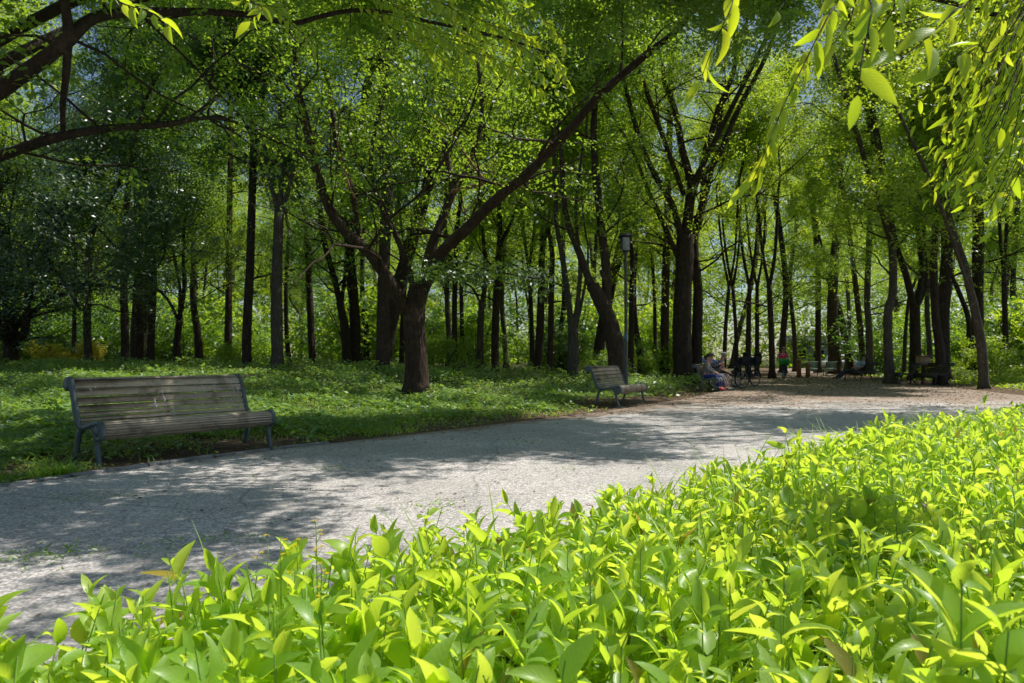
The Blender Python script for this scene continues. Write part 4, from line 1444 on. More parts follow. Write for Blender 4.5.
# high limbs out over the path, above the picture, that throw the shade there
for P in ([None, [-5.2, 7.4, 4.6], [-3, 8.2, 6.0], [-.6, 9.2, 7.0], [2, 10, 7.4], [5, 10.8, 7.6]],
          [None, [-5.5, 6.2, 4.9], [-3.6, 5.9, 6.0], [-1.6, 6.2, 6.3], [0.2, 6.6, 7.2], [2.6, 7.4, 7.9]],
          [None, [-6, 8.5, 4.8], [-4.2, 10, 6.6], [-2, 11, 7.6], [1.0, 11.6, 8.4], [4.2, 12.4, 8.8], [7, 13, 9]],
          [None, [-6.4, 5.2, 4.8], [-5, 4.3, 6.0], [-3.4, 4.4, 6.2]]):
    olimb([p if p is None else np.array(p, float) for p in P], .07, .022, nb=34, tips=tips2)
T_ = np.array(tips)[:, :3]
T2 = np.array(tips2)[:, :3]
C = np.concatenate([T_ + rng.normal(0, .12, T_.shape), np.repeat(T2, 9, 0) + rng.normal(0, .26, (len(T2) * 9, 3))])
C = C[~in_gap(C) | (rng.uniform(0, 1, len(C)) < .12)]
cb = MB()
sprays(cb, C, rng, 16, .32, .085, .042)
# bright sprays at the top middle and near the top left corner
M_l, M_s = MB(), ob
o0 = at(292, 24, 7.6)
for k in range(34):
    xs = rng.uniform(400, 560)
    ys = rng.uniform(-10, 55) + (xs - 400) * .18
    d_ = rng.uniform(6.2, 7.6)
    ln = rng.uniform(30, 70)
    leafy_shoot(M_l, M_s, px_chain([(xs - ln, ys - 18, d_), (xs - ln * .3, ys - 4, d_), (xs, ys + 8, d_ - .05), (xs + ln * .3, ys + 26, d_ - .1)]), 20, .105, rng, .004, hang=.45, asp=.42)
olimb([o0, at(360, 10, 7.5), at(440, 24, 7.2), at(510, 40, 7.0), at(560, 58, 6.9)], .026, .008, False)
for P in ([(90, -20, 3.2), (120, 2, 3.1), (150, 12, 3.0), (168, 26, 3.0)], [(215, -20, 3.6), (240, -2, 3.5), (262, 8, 3.4), (250, 20, 3.4)], [(262, 0, 5.2), (285, 18, 5.1), (304, 36, 5.0), (312, 50, 5.0)], [(230, -15, 5), (255, 3, 5), (282, 8, 5)]):
    leafy_shoot(M_l, M_s, px_chain(P), 16, .10, rng, .004, hang=.35, asp=.36)
ob.build('trunk', M['bark_dark'], ot, True, loc=B0)
cb.build('crown', M['leaf_mid'], ot, loc=B0)
M_l.build('foliage', M['willow'], ot, True, True, loc=B0)

# ------------------------------------------------------------------ benches
def bench_curve():
    """side profile (forward, up): front roll, seat, back, top roll"""
    P = []
    c, r = (.235, .378), .074
    for a in np.linspace(-150, 84, 10):
        P.append((c[0] + r * math.cos(R(a)), c[1] + r * math.sin(R(a))))
    P += [(.14, .440), (.03, .415), (-.08, .398), (-.165, .405), (-.222, .455), (-.262, .54), (-.298, .64), (-.335, .74), (-.372, .815)]
    c, r = (-.43, .80), .062
    for a in np.linspace(35, 200, 7):
        P.append((c[0] + r * math.cos(R(a)), c[1] + r * math.sin(R(a))))
    return catmull(np.array([(f, 0, z) for f, z in P]), 6)[:, [0, 2]]


BC = bench_curve()
BS = np.r_[0, np.cumsum(np.linalg.norm(np.diff(BC, axis=0), axis=1))]


def curve_at(s):
    p = np.array([np.interp(s, BS, BC[:, 0]), np.interp(s, BS, BC[:, 1])])
    e = .006
    q_ = np.array([np.interp(min(s + e, BS[-1]), BS, BC[:, 0]), np.interp(min(s + e, BS[-1]), BS, BC[:, 1])]) - np.array([np.interp(max(s - e, 0), BS, BC[:, 0]), np.interp(max(s - e, 0), BS, BC[:, 1])])
    return p, q_ / np.linalg.norm(q_)


def slat(mb, s, wdt, th, L, rng):
    p, t_ = curve_at(s)
    ang = math.atan2(t_[1], t_[0])
    # local forward is -Y
    rot = np.array([[1, 0, 0], [0, -math.cos(ang), math.sin(ang)], [0, math.sin(ang), math.cos(ang)]])
    nrm_ = np.array([0, -(-math.sin(ang)), math.cos(ang)])
    c = np.array([0, -p[0], p[1]])
    mb.box(c + np.array([0, 0, rng.normal(0, .0012)]), (L + rng.normal(0, .004), wdt, th), rot, bev=.005)


def sweep(mb, P, w, th, x):
    """flat iron bar along a side profile at x; w across, th thick"""
    P = np.asarray(P, float)
    t_ = nrm(np.gradient(P, axis=0))
    nn = np.stack([-t_[:, 1], t_[:, 0]], -1)
    th = np.broadcast_to(th, (len(P),))[:, None]
    ring = []
    for sx, sn in ((-1, -1), (1, -1), (1, 1), (-1, 1)):
        q_ = P + nn * th / 2 * sn
        ring.append(np.stack([np.full(len(P), x + sx * w / 2), -q_[:, 0], q_[:, 1]], -1))
    v = np.stack(ring, 1).reshape(-1, 3)
    i = np.arange(len(P) - 1)[:, None] * 4
    j = np.arange(4)[None]
    q_ = np.stack([i + j, i + (j + 1) % 4, i + 4 + (j + 1) % 4, i + 4 + j], -1).reshape(-1, 4)
    e = (len(P) - 1) * 4
    mb.add(v, np.vstack([q_, [[3, 2, 1, 0]], [[e, e + 1, e + 2, e + 3]]]))


def make_bench(label, group, wood, iron, half=.93, droppings=False):
    r_ = np.random.default_rng(3)
    root = thing('park_bench', label, 'bench', group=group)
    s_back = None
    for i, (f, z) in enumerate(BC):
        if i > 60 and z > .435 and f < -.15:
            s_back = BS[i]
            break
    seat, back, roll = MB(), MB(), MB()
    L = half * 2 - .02
    s_roll = BS[10 * 6 - 6]
    n = 13
    for k in range(n):
        s = (k + .5) * s_roll / n
        slat(roll, s, s_roll / n + .001, .028, L, r_)
    for k in range(6):
        w_ = (s_back - s_roll) / 6
        slat(seat, s_roll + (k + .5) * w_, w_ - .010, .026, L, r_)
    rest = BS[-1] - s_back
    ws_ = [.050, .050, .062, .075, .078, .078, .062, .045, .045]
    tot = sum(ws_)
    s = s_back
    for k, w_ in enumerate(ws_):
        w_ = w_ * rest / tot
        slat(back, s + w_ / 2, w_ - .011, .026, L, r_)
        s += w_
    roll.build('front_roll', M[wood], root)
    seat.build('seat', M[wood], root)
    back.build('backrest', M[wood], root)
    for sx in (-1, 1):
        fr_ = MB()
        sweep(fr_, BC[2:] + 0, .042, .05, sx * half)
        for cc in ((.235, .378), (-.43, .80)):
            fr_.lathe([(.0, -.024), (.055, -.024), (.055, .024), (.0, .024)], (sx * half, -cc[0], cc[1]), 16, axis=[[0, 0, 1], [1, 0, 0], [0, 1, 0]])
        fo = fr_.build('side_frame', M[iron], root)
        for P in ([(.10, .425), (.165, .375), (.20, .28), (.225, .15), (.27, .02)], [(-.10, .395), (-.175, .34), (-.205, .24), (-.24, .12), (-.30, .02)]):
            lg = MB()
            c_ = catmull(np.array([(a, 0, b) for a, b in P]), 6)[:, [0, 2]]
            sweep(lg, c_, .038, np.linspace(.055, .032, len(c_)), sx * half)
            lg.box((sx * half, -(P[-1][0] + (.02 if P[-1][0] > 0 else -.02)), .014), (.062, .10, .028), bev=.008)
            lg.build('leg', M[iron], root)
    br = MB()
    br.box((0, .0, .375), (.035, .30, .02), bev=.004)
    sweep(br, BC[(BC[:, 0] < -.17) & (BC[:, 1] < .8) & (BC[:, 1] > .4)] - [.024, .005], .035, .014, 0)
    br.build('brace', M[iron], root)
    if droppings:
        dr = MB()
        for u, s0, s1 in ((-.78, .62, .72), (-.72, .72, .76), (-.06, .24, .60), (-.17, .18, .42), (.42, .55, .95), (.57, .6, .72), (.80, .5, .93), (.86, .5, .95), (.74, .2, .35), (.0, .02, .2)):
            for k in np.arange(s0, s1, .028):
                if r_.random() < .3:
                    continue
                s = s_back + k * rest * .8
                p_, t_ = curve_at(s)
                ang = math.atan2(t_[1], t_[0])
                rot = np.array([[1, 0, 0], [0, -math.cos(ang), math.sin(ang)], [0, math.sin(ang), math.cos(ang)]])
                nv = np.array([0, -math.sin(-ang), math.cos(ang)])
                nv = np.array([0, -t_[1], -t_[0]]) * -1
                nv = nv if nv[1] < 0 or nv[2] > 0 else -nv
                c_ = np.array([u + (.8 - k) * .05 + r_.normal(0, .004), -p_[0], p_[1]]) + nv * .0145
                dr.box(c_, (r_.uniform(.004, .010), .026, .002), rot)
        dr.build('bird_droppings', M['dropping'], root)
    return root


G_BN = None


def bench_at(root, fl, fr2, rz=None):
    """set a bench by the ground points of its two front feet"""
    a, b = np.asarray(fl), np.asarray(fr2)
    u = nrm(b - a)
    fwd = np.array([u[1], -u[0], 0])
    c = (a + b) / 2 - fwd * .28
    rz = math.atan2(u[1], u[0])
    zz = float(terrain(c[0], c[1])) - .005
    return (c[0], c[1], zz), rz


b1 = make_bench('long weathered slatted bench with white bird droppings on its backrest, nearest on the left', None, 'wood', 'iron', .94, True)
loc, rz = bench_at(b1, place(100, 468), place(272, 448))
b1.location, b1.rotation_euler = (loc[0], loc[1], loc[2] - .035), (0, 0, rz)
b2 = make_bench('weathered slatted bench in dappled light in front of the lamp post', None, 'wood', 'iron', .9)
loc, rz = bench_at(b2, place(616, 409), place(648, 403))
b2.location, b2.rotation_euler = loc, (0, 0, rz)
a_ = flat(717, 392)
loc, rz = bench_at(b2, a_, a_ + np.array([.52, .85, 0]) * 1.8)
b3 = dup(b2, loc, rz, 'weathered bench with people sitting on it beside the parked bicycles')
B3 = (loc, rz)
bd = make_bench('dark slatted bench under the thick forked trunk on the right side of the path', None, 'wood_dark', 'iron_dark', .9)
p = flat(922, 385)
bd.location, bd.rotation_euler = (p[0] + .5, p[1] + .4, 0), (0, 0, R(-92))
p = flat(858, 381)
B4 = ((p[0], p[1], 0), R(-94))
b4 = dup(bd, B4[0], B4[1], 'dark bench on which the man in light blue reclines')
p = at(905, 378, 29)
dup(bd, (p[0], p[1], 0), R(-115), 'dark bench half hidden between two trunks, left of the slatted right bench')
bg_ = make_bench('pale green bench left of the slim trunk beyond the cyclist', None, 'wood_green', 'iron_dark', .30)
p = at(812, 376, 42)
bg_.location, bg_.rotation_euler = (p[0], p[1], 0), (0, 0, R(-25))
p = at(830, 376, 43)
dup(bg_, (p[0], p[1], 0), R(-40), 'pale green bench close to the stout brown trunk beyond the cyclist')

# ------------------------------------------------------------------ lamp post
p = at(626, 359, 20.0)
lx, ly, lz = p[0], p[1], float(terrain(p[0], p[1]))
lp = thing('lamp_post', 'slim grey park lamp post with a white lantern behind the middle bench', 'street lamp', (lx, ly, lz))
H_ = CAM_H + 107 / F * 20 - lz
m_ = MB()
m_.lathe([(.0, -.05), (.085, -.05), (.085, .10), (.06, .14), (.055, .9), (.045, .95), (.042, H_ - .05), (.075, H_ - .02), (.075, H_ + .02), (0, H_ + .02)], n=16)
m_.build('pole', M['lamp_pole'], lp, True)
m_ = MB()
m_.lathe([(.0475, 1.60), (.0475, 1.72)], n=16)
m_.build('blue_band', M['sticker'], lp, True)
m_ = MB()
m_.lathe([(.0, H_ + .02), (.135, H_ + .02), (.135, H_ + .05), (0, H_ + .05)], n=4, axis=np.array(Matrix.Rotation(R(45), 3, 'Z')))
for a in range(4):
    ca, sa = math.cos(a * PI / 2 + PI / 4), math.sin(a * PI / 2 + PI / 4)
    m_.box((ca * .163, sa * .163, H_ + .24), (.022, .022, .40))
lf = m_.build('lantern_frame', M['lamp_black'], lp)
m_ = MB()
m_.box((0, 0, H_ + .24), (.20, .20, .378), bev=.01)
m_.build('diffuser', M['diffuser'], lp)
m_ = MB()
m_.lathe([(0, H_ + .44), (.27, H_ + .44), (.27, H_ + .475), (.16, H_ + .54), (.0, H_ + .55)], n=4, axis=np.array(Matrix.Rotation(R(45), 3, 'Z')))
m_.build('cap', M['lamp_black'], lp)

# log behind the long bench, tan box, posts
p = place(250, 386)
m_ = MB()
k_ = at(250, 384, p[1] * 1.0)
zt = float(terrain(p[0], p[1]))
m_.lathe([(0, -.22), (.14, -.22), (.15, -.2), (.145, .2), (.135, .22), (0, .22)], n=14, axis=np.array(Matrix.Rotation(R(90), 3, 'Y')))
lo = m_.build('cut_log', M['log'], smooth_=False)
lo.location = (p[0], p[1], zt + .17)
prop(lo, 'pale cut log lying on the grass behind the right end of the long bench', 'log')

p = at(923, 362, 29)
bx = thing('wooden_box', 'tan wooden box on a post behind the slatted right bench', 'box', (p[0], p[1], 0))
m_ = MB()
m_.box((0, 0, .95), (.42, .34, .38), bev=.015)
m_.build('case', M['tan_box'], bx)
m_ = MB()
m_.box((0, 0, 1.162), (.48, .40, .04), bev=.01)
m_.build('lid', M['brown_post'], bx)
m_ = MB()
m_.box((0, 0, .36), (.10, .10, .80), bev=.01)
m_.build('post', M['brown_post'], bx)
for px_, py_, h_, lab in ((799, 377, 1.0, 'reddish brown wooden post left of the pale green benches'), (808, 376, .8, 'shorter reddish brown post touching the left pale green bench')):
    p = at(px_, py_, 39)
    o = thing('wooden_post', lab, 'post', (p[0], p[1], 0))
    m_ = MB()
    m_.lathe([(.0, -.05), (.13, -.05), (.12, h_ - .05), (.0, h_ - .05)], n=12)
    m_.build('shaft', M['brown_post'], o)
    m_ = MB()
    m_.lathe([(.14, h_ - .05), (.14, h_), (.06, h_ + .04), (0, h_ + .045)], n=12)
    m_.build('cap', M['tan_box'], o)

# ------------------------------------------------------------------ bicycles
def make_bike(name, label, group, seat_back=True, bag=False):
    root = thing(name, label, 'bicycle', group=group)
    rw, wb_ = .31, 1.08
    xr, xf = -.5, .58
    for xw, nm in ((xr, 'rear_wheel'), (xf, 'front_wheel')):
        m_ = MB()
        m_.ring((xw, 0, rw), rw - .022, .024, (0, 1, 0), 32, 8)
        wh = m_.build('tyre' if False else nm, M['rubber'], root, True)
        m_ = MB()
        m_.ring((xw, 0, rw), rw - .048, .010, (0, 1, 0), 32, 5)
        for a in np.linspace(0, 2 * PI, 20, endpoint=False):
            m_.tube([(xw, .02, rw), (xw + (rw - .05) * math.cos(a), 0, rw + (rw - .05) * math.sin(a))], .0016, 3)
        m_.tube([(xw, -.05, rw), (xw, .05, rw)], .022, 8)
        m_.build('rim', M['chrome'], wh, True)
        m_ = MB()
        A = np.linspace(R(20), R(175), 14) if xw < 0 else np.linspace(R(15), R(150), 14)
        v = [(xw + (rw + .03) * math.cos(a), rw + (rw + .03) * math.sin(a)) for a in A]
        for y0, y1 in ((-.03, .0), (.0, .03)):
            n = len(v)
            vv = [(x_, y0, z_ - abs(y0) * .3) for x_, z_ in v] + [(x_, y1, z_ - abs(y1) * .3) for x_, z_ in v]
            m_.add(vv, [(i, i + 1, n + i + 1, n + i) for i in range(n - 1)])
        m_.build('mudguard', M['bike_black'], root, True)
    bb, st, hd = (-.03, 0, .27), (-.20, 0, .74), (.40, 0, .80)
    m_ = MB()
    m_.tube([bb, (.2, 0, .30), (.36, 0, .55), (.375, 0, .62)], .023, 8)
    m_.tube([bb, st], .018, 8)
    m_.tube([(-.09, 0, .45), (.375, 0, .64)], .016, 8)
    m_.tube([(.345, 0, .90), (.41, 0, .58)], .021, 8)
    for s in (-1, 1):
        m_.tube([(.41, s * .02, .60), (.43, s * .05, .52), (xf, s * .05, rw)], .012, 6)
        m_.tube([bb, (xr, s * .06, rw)], .011, 6)
        m_.tube([(-.12, 0, .55), (xr, s * .06, rw)], .010, 6)
    m_.build('frame', M['bike_black'], root, True)
    m_ = MB()
    m_.tube(catmull([(.20, -.28, 1.03), (.30, -.22, 1.05), (.34, 0, 1.02), (.30, .22, 1.05), (.20, .28, 1.03)], 6), .012, 6)
    m_.tube([(.345, 0, .88), (.335, 0, 1.03)], .014, 6)
    hb = m_.build('handlebar', M['chrome'], root, True)
    for s in (-1, 1):
        m_ = MB()
        m_.tube([(.13, s * .31, 1.02), (.22, s * .27, 1.035)], .018, 8)
        m_.build('grip', M['rubber'], hb, True)
    m_ = MB()
    m_.prism([(-.36, -.10), (-.36, .10), (-.28, .11), (-.12, .03), (-.06, .02), (-.06, -.02), (-.12, -.03), (-.28, -.11)], .78, .84, 2)
    m_.build('saddle', M['black_cloth'], root)
    m_ = MB()
    m_.tube([(-.20, 0, .72), (-.21, 0, .79)], .014, 6)
    m_.ring((-.03, .0, .27), .085, .008, (0, 1, 0), 20, 5)
    for s in (-1, 1):
        m_.tube([(-.03, s * .05, .27), (-.03 + s * .14, s * .07, .27 - .08 * s)], .010, 5)
        m_.box((-.03 + s * .14, s * .12, .27 - .08 * s), (.08, .09, .02))
    m_.tube([(-.02, -.06, .05), (xr + .05, -.08, .30)], .01, 5)
    m_.build('crank', M['chrome'], root)
    # basket
    m_ = MB()
    b0 = (.60, 0, .86)
    for hz in (.75, .82, .90, .98):
        g_ = .16 + (hz - .75) * .12
        m_.tube([(b0[0] - g_, -g_, hz), (b0[0] + g_, -g_, hz), (b0[0] + g_, g_, hz), (b0[0] - g_, g_, hz), (b0[0] - g_, -g_, hz)], .007, 4)
    for a, b in [(i / 4 * 2 - 1, s) for i in range(5) for s in (-1, 1)]:
        m_.tube([(b0[0] + a * .16, b * .16, .75), (b0[0] + a * .188, b * .188, .98)], .005, 4)
        m_.tube([(b0[0] + b * .16, a * .16, .75), (b0[0] + b * .188, a * .188, .98)], .005, 4)
    m_.box((b0[0], 0, .755), (.32, .32, .012))
    m_.tube([(.43, 0, .75), (.55, 0, .755)], .015, 5)
    m_.build('basket', M['bike_black'], root)
    if bag:
        m_ = MB()
        m_.box((b0[0], 0, .93), (.34, .52, .34), bev=.05)
        prop(m_.build('cover', M['green_bag'], root), 'bright green basket cover')
    if seat_back:
        m_ = MB()
        m_.box((-.50, 0, .72), (.42, .14, .02))
        m_.tube([(-.66, .06, .71), (xr, .07, rw)], .008, 5)
        m_.tube([(-.66, -.06, .71), (xr, -.07, rw)], .008, 5)
        m_.build('rack', M['bike_black'], root)
        m_ = MB()
        m_.box((-.49, 0, .84), (.34, .34, .08), bev=.03)
        m_.box((-.67, 0, 1.00), (.09, .36, .42), np.array(Matrix.Rotation(R(-10), 3, 'Y')), bev=.04)
        m_.box((-.68, 0, 1.21), (.13, .30, .14), bev=.05)
        for s in (-1, 1):
            m_.box((-.52, s * .18, .98), (.30, .05, .24), bev=.02)
            m_.box((-.33, s * .15, .62), (.07, .06, .38), bev=.02)
            m_.box((-.28, s * .15, .44), (.17, .09, .03), bev=.01)
        cs = m_.build('child_seat', M['black_cloth'], root)
        m_ = MB()
        m_.tube(catmull([(-.36, -.17, 1.08), (-.30, -.14, 1.16), (-.30, .14, 1.16), (-.36, .17, 1.08)], 5), .016, 6)
        m_.build('grab_bar', M['rubber'], cs, True)
    return root


G_BK = None
bk = make_bike('parked_bicycle', 'black bicycle with child seat and front basket, parked nearest the bench', G_BK)
p = flat(733, 388.5)
bk.location, bk.rotation_euler = (p[0] - .1, p[1], 0), (0, 0, R(200))
p = flat(742, 387)
dup(bk, (p[0] + .35, p[1] + .6, 0), R(212), 'black bicycle with child seat, parked on the far side of the other one')
rb = make_bike('ridden_bicycle', 'bicycle with a bright green basket cover ridden towards the camera', None, False, True)
pr_ = flat(783.5, 379.5)
RB = ((pr_[0], pr_[1], 0), math.atan2(-pr_[1], -pr_[0]) + .06)
rb.location, rb.rotation_euler = RB[0], (0, 0, RB[1])
rb.scale = (.95,) * 3

# ------------------------------------------------------------------ people
def skin_mesh(name, verts, edges, radii, mat, parent, root_i=0, sub=2, mats=None):
    me = bpy.data.meshes.new(name)
    me.from_pydata([tuple(v) for v in verts], edges, [])
    o = bpy.data.objects.new(name, me)
    COL.objects.link(o)
    md = o.modifiers.new('skin', 'SKIN')
    md.use_smooth_shade = True
    sv = me.skin_vertices[0].data
    for i, r_ in enumerate(radii):
        sv[i].radius = (r_, r_) if np.isscalar(r_) else r_
        sv[i].use_root = (i == root_i)
    o.modifiers.new('subsurf', 'SUBSURF').levels = sub
    o.modifiers['subsurf'].render_levels = sub
    bpy.context.view_layer.update()
    ev = o.evaluated_get(bpy.context.evaluated_depsgraph_get())
    m2 = bpy.data.meshes.new_from_object(ev)
    m2.name = name
    o.modifiers.clear()
    o.data = m2
    m2.materials.clear()
    m2.materials.append(mat)
    for p_ in m2.polygons:
        p_.use_smooth = True
    bpy.data.meshes.remove(me)
    o.parent = parent
    return o


def make_person(label, J, loc, rz, shirt, trousers, hair, shoe='iron_dark', sleeve=.55, cap=False, leg_cover=1.0):
    """J: joint positions in metres, facing -Y; pelvis, chest, neck, head, elbows, hands, knees, feet"""
    J = {k: np.array(v, float) for k, v in J.items()}
    root = thing('person', label, 'person', loc, rz)
    V, E, Rr, idx = [], [], [], {}

    def v(nm, p_, r_, par=None):
        idx[nm] = len(V)
        V.append(np.asarray(p_, float))
        Rr.append(r_)
        if par:
            E.append((idx[par], idx[nm]))
    pel, ch, nk, hd = J['pelvis'], J['chest'], J['neck'], J['head']
    v('pelvis', pel, (.13, .10))
    v('waist', (pel * .5 + ch * .5), (.115, .09), 'pelvis')
    v('chest', ch, (.135, .10), 'waist')
    v('neck', nk, .052, 'chest')
    up = nrm(hd - nk)
    look = nrm(J['look'])
    v('jaw', nk + up * .10 + look * .02, (.062, .066), 'neck')
    v('brow', nk + up * .18 + look * .01, (.074, .085), 'jaw')
    v('crown', nk + up * .255, (.052, .06), 'brow')
    v('nose', nk + up * .145 + look * .105, .012, 'jaw')
    sd = nrm(np.cross(look, up))
    for s, nm in ((-1, 'l'), (1, 'r')):
        v('ear' + nm, nk + up * .15 + sd * s * .078 - look * .01, .014, 'jaw')
    for s in ('l', 'r'):
        v('sh' + s, J['sh' + s], .056, 'chest')
        v('el' + s, J['el' + s], .042, 'sh' + s)
        v('wr' + s, J['wr' + s], .028, 'el' + s)
        ar = nrm(J['wr' + s] - J['el' + s])
        pm = J['wr' + s] + ar * .055
        v('palm' + s, pm, (.036, .018), 'wr' + s)
        cr = nrm(np.cross(ar, np.array([.1, .2, 1])))
        dn = nrm(np.cross(cr, ar))
        for k, (o_, l_) in enumerate(((-.030, .072), (-.011, .084), (.009, .079), (.027, .062))):
            v('f%d%s' % (k, s), pm + ar * .035 + cr * o_, .0095, 'palm' + s)
            v('g%d%s' % (k, s), pm + ar * (.035 + l_ * .55) + cr * o_ * 1.2 - dn * .012, .0085, 'f%d%s' % (k, s))
            v('h%d%s' % (k, s), pm + ar * (.035 + l_ * .85) + cr * o_ * 1.2 - dn * .035, .0075, 'g%d%s' % (k, s))
        v('t' + s, pm - cr * .045 + ar * .005, .011, 'palm' + s)
        v('u' + s, pm - cr * .058 + ar * .045 - dn * .015, .009, 't' + s)
        v('hip' + s, J['hip' + s], .085, 'pelvis')
        v('kn' + s, J['kn' + s], .057, 'hip' + s)
        v('calf' + s, J['kn' + s] * .68 + J['an' + s] * .32 + np.array([0, .015, 0]), .054, 'kn' + s)
        v('an' + s, J['an' + s], .036, 'calf' + s)
        v('toe' + s, J['toe' + s], (.042, .028), 'an' + s)
    skin_mesh('body', V, E, Rr, M['skin'], root)
    # clothes
    cv, ce, cr_ = [], [], []

    def chain(pts, rad, link=None):
        st_ = link
        for p_, r_ in zip(pts, rad):
            cv.append(np.asarray(p_, float))
            cr_.append(r_)
            if st_ is not None:
                ce.append((st_, len(cv) - 1))
            st_ = len(cv) - 1
        return st_
    chain([pel + (ch - pel) * .02, pel * .5 + ch * .5, ch, ch * .45 + nk * .55], [(.155, .125), (.14, .115), (.155, .12), .075])
    for s in ('l', 'r'):
        e_ = J['sh' + s] * (1 - sleeve) + J['el' + s] * sleeve if sleeve <= 1 else J['el' + s]
        pts, rad = [J['sh' + s], e_], [.07, .062]
        if sleeve > 1:
            pts, rad = [J['sh' + s], J['el' + s], J['wr' + s]], [.07, .056, .042]
        chain(pts, rad, 2)
    skin_mesh('shirt', cv, ce, cr_, M[shirt], root)
    cv, ce, cr_ = [], [], []
    chain([pel - (ch - pel) * .06, pel + (ch - pel) * .12], [(.15, .125), (.142, .115)])
    for s in ('l', 'r'):
        kn, an = J['kn' + s], J['an' + s]
        pts, rad = [J['hip' + s], kn], [.103, .075]
        if leg_cover >= 1:
            pts += [kn * .5 + an * .5, an * .93 + kn * .07]
            rad += [.068, .055]
        chain(pts, rad, 0)
    skin_mesh('trousers', cv, ce, cr_, M[trousers], root)
    for s in ('l', 'r'):
        a, t_ = J['an' + s], J['toe' + s]
        h = nrm(t_ - a)
        skin_mesh('shoe', [a + np.array([0, 0, -.012]), a * .5 + t_ * .5, t_ + h * .03], [(0, 1), (1, 2)], [.048, (.05, .04), (.048, .03)], M[shoe], root)
    # hair or cap
    hm = MB()
    c = nk + up * .185 - look * .012
    fx = np.cross(up, sd)
    A = np.stack([sd, look, up], 1)
    prof = [(.108 * math.cos(a), .105 * math.sin(a)) for a in np.linspace(R(-8), R(89), 8)]
    hm.lathe(prof, c, 18, axis=A)
    if not cap:
        back = [nk + up * .20 - look * .06, nk + up * .12 - look * .075, nk + up * .05 - look * .07]
        hm.tube(back, [.085, .078, .05], 10)
    else:
        hm.prism([(-.08, .07), (.08, .07), (.06, .17), (0, .19), (-.06, .17)], -.004, .006, 2)
        hm.v[-1][:] = hm.v[-1] @ A.T + c + up * .02
    hm.build('cap' if cap else 'hair', M[hair], root, True)
    return root


def seated(lean=0.0, legs=.0, arms=0, look=(0, -1, 0)):
    """joints of a figure on a 0.45 m seat, origin below the pelvis"""
    ly = -lean
    J = dict(pelvis=(0, 0, .53), chest=(0, ly * .8 + .04, .90), neck=(0, ly + .02, 1.06), head=(0, ly * 1.1 - .02, 1.28), look=look)
    for s, sg in (('l', -1), ('r', 1)):
        J['sh' + s] = (sg * .17, ly * .9 + .03, 1.0)
        J['hip' + s] = (sg * .09, -.03, .51)
        J['kn' + s] = (sg * .13, -.43, .50 + .0 * sg)
        J['an' + s] = (sg * .13, -.47 - legs, .09)
        J['toe' + s] = (sg * .14, -.60 - legs, .035)
        if arms == 0:
            J['el' + s] = (sg * .23, ly * .6 - .06, .76)
            J['wr' + s] = (sg * .12, ly * .5 - .28, .66)
        else:
            J['el' + s] = (sg * .22, ly - .16, .80)
            J['wr' + s] = (sg * .10, ly - .34, .92)
    return J


def on_bench(B, x, fwd=-.02):
    (cx, cy, cz), rz_ = B
    c, s = math.cos(rz_), math.sin(rz_)
    return (cx + c * x + s * (-fwd) * -1 * 0 - s * (-fwd), cy + s * x + c * (-fwd), cz)


p1 = make_person('person in white shirt, blue trousers and red shoes on the bench near the bicycles', seated(.08, .05, 0), on_bench(B3, -.70, -.12), B3[1], 'white_cloth', 'blue_trousers', 'hair', 'red_shoe', 1.2)
p2 = make_person('person in a dark top with dark hair sitting in the middle of the far bench', seated(.02, .12, 1), on_bench(B3, -.2, -.12), B3[1], 'navy', 'grey_cloth', 'hair', 'iron_dark', 1.2)
p3 = make_person('person in grey shirt and grey cap leaning forward on the bench near the bicycles', seated(.28, .0, 0), on_bench(B3, .3, -.1), B3[1], 'grey_cloth', 'grey_cloth', 'hair_grey', 'iron_dark', .5, True, .5)
for q_, k_ in ((p1, .86), (p2, .9), (p3, .93)):
    q_.scale = (k_,) * 3
    q_.location.z += .45 * (1 - k_)
# rider
J = dict(pelvis=(0, .22, .92), chest=(0, .10, 1.27), neck=(0, .05, 1.43), head=(0, .02, 1.66), look=(0, -1, -.05),
         shl=(-.18, .08, 1.36), shr=(.18, .08, 1.36), ell=(-.30, -.02, 1.14), elr=(.30, -.02, 1.14), wrl=(-.29, -.17, 1.06), wrr=(.29, -.17, 1.06),
         hipl=(-.09, .18, .89), hipr=(.09, .18, .89), knl=(-.13, -.20, .74), knr=(.13, -.16, .62), anl=(-.12, .0, .42), anr=(.12, .08, .24), toel=(-.12, -.13, .38), toer=(.12, -.06, .20))
rp = make_person('person in a pink shirt riding a bicycle towards the camera', J, RB[0], RB[1] + PI / 2, 'pink', 'navy', 'hair', 'iron_dark', .5)
rp.scale = (.95,) * 3
# reclining man
J = dict(pelvis=(0, -.12, .50), chest=(0, .14, .80), neck=(0, .27, .94), head=(0, .36, 1.14), look=(0, -.8, .6),
         shl=(-.18, .22, .88), shr=(.18, .22, .88), ell=(-.27, .10, .64), elr=(.27, .10, .64), wrl=(-.12, -.14, .63), wrr=(.12, -.14, .63),
         hipl=(-.09, -.16, .49), hipr=(.09, -.16, .49), knl=(-.12, -.60, .45), knr=(.12, -.58, .46), anl=(-.13, -1.0, .10), anr=(.13, -.98, .10), toel=(-.16, -1.10, .16), toer=(.16, -1.08, .16))
make_person('person in a light blue shirt and dark trousers lying back asleep on a dark bench', J, on_bench(B4, 0, 0), B4[1], 'light_blue', 'navy', 'hair', 'iron_dark', .6)

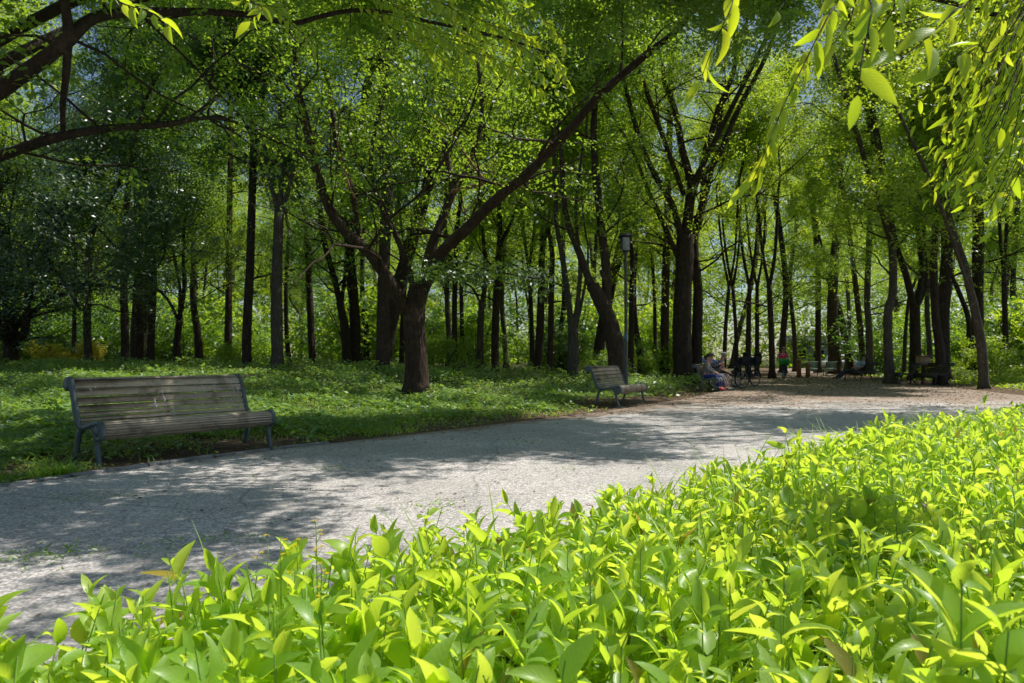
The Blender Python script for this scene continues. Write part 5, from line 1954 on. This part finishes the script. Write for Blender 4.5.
# ------------------------------------------------------------------ cars and a pavilion far behind the trees
def make_car(label, body, x, y, rz):
    root = thing('parked_car', label, 'car', (x, y, float(terrain(x, y))), rz)
    m_ = MB()
    low = [(-2.1, .35), (-2.15, .62), (-2.0, .86), (-1.1, .93), (.75, .95), (1.75, .82), (2.1, .66), (2.12, .36)]
    m_.prism([(a, b) for a, b in low], -.85, .85, 1)
    m_.prism([(-1.75, .90), (-1.35, 1.40), (.1, 1.44), (.95, .94)], -.72, .72, 1)
    m_.build('body', M[body], root)
    for s in (-1, 1):
        for P in ([(-1.5, .96), (-1.22, 1.33), (-.42, 1.37), (-.42, .96)], [(-.34, .96), (-.34, 1.37), (.06, 1.37), (.66, .98)]):
            m_ = MB()
            m_.prism(P, s * .715, s * .735, 1)
            m_.build('window', M['car_glass'], root)
        for xw in (-1.3, 1.3):
            m_ = MB()
            m_.ring((xw, s * .76, .32), .23, .09, (0, 1, 0), 20, 8)
            wh = m_.build('wheel', M['rubber'], root, True)
            m_ = MB()
            m_.lathe([(0, -.05), (.2, -.05), (.2, .05), (0, .05)], (xw, s * .78, .32), 14, axis=[[1, 0, 0], [0, 0, 1], [0, 1, 0]])
            m_.build('hub', M['chrome'], wh)
        m_ = MB()
        m_.box((2.1, s * .62, .64), (.08, .32, .14), bev=.02)
        m_.build('headlight', M['diffuser'], root)
        m_ = MB()
        m_.box((-2.1, s * .66, .70), (.08, .26, .16), bev=.02)
        m_.build('tail_light', M['red_shoe'], root)
    return root


for px_, d_, body, lab in ((692, 66, 'car_blue', 'blue car parked far behind the wood, left of the double trunked tree'), (662, 67, 'car_white', 'white car parked far behind the wood, right of the ivy clump'), (606, 66, 'car_silver', 'silver car parked far behind the leaning tree with the sawn stub'), (846, 64, 'car_white', 'white car parked far off beside the pavilion')):
    p = at(px_, 359, d_)
    make_car(lab, body, p[0], d_, R(8))
p = at(822, 359, 92)
pv = thing('pavilion', 'low white park pavilion with a grey roof far behind the pale green benches', 'building', (p[0], 92, 0), R(-8))
m_ = MB()
m_.box((0, 0, 1.4), (9, 5, 2.8))
m_.build('wall', M['plaster'], pv)
m_ = MB()
m_.prism([(-3.1, 2.802), (3.1, 2.802), (2.9, 3.05), (0, 4.1), (-2.9, 3.05)], -5.1, 5.1, 0)
m_.build('roof', M['roof'], pv)
for k in range(4):
    m_ = MB()
    m_.box((-3.3 + k * 2.2, -2.51, 1.65), (1.4, .06, 1.1))
    wn = m_.build('window', M['plaster'], pv)
    m_ = MB()
    m_.box((-3.3 + k * 2.2, -2.545, 1.65), (1.24, .03, .94))
    m_.build('pane', M['car_glass'], wn)

#@@PART3
sc.render.engine = 'CYCLES'
sc.cycles.use_denoising = True
sc.cycles.max_bounces = 6
sc.cycles.diffuse_bounces = 4
sc.cycles.glossy_bounces = 2
sc.cycles.transmission_bounces = 4
sc.cycles.sample_clamp_indirect = 6
sc.cycles.use_adaptive_sampling = True
sc.cycles.adaptive_threshold = .035
sc.view_settings.view_transform = 'Standard'
sc.view_settings.look = 'None'
sc.view_settings.exposure = 0
sc.view_settings.gamma = 1
print('leaves', N_LEAF)
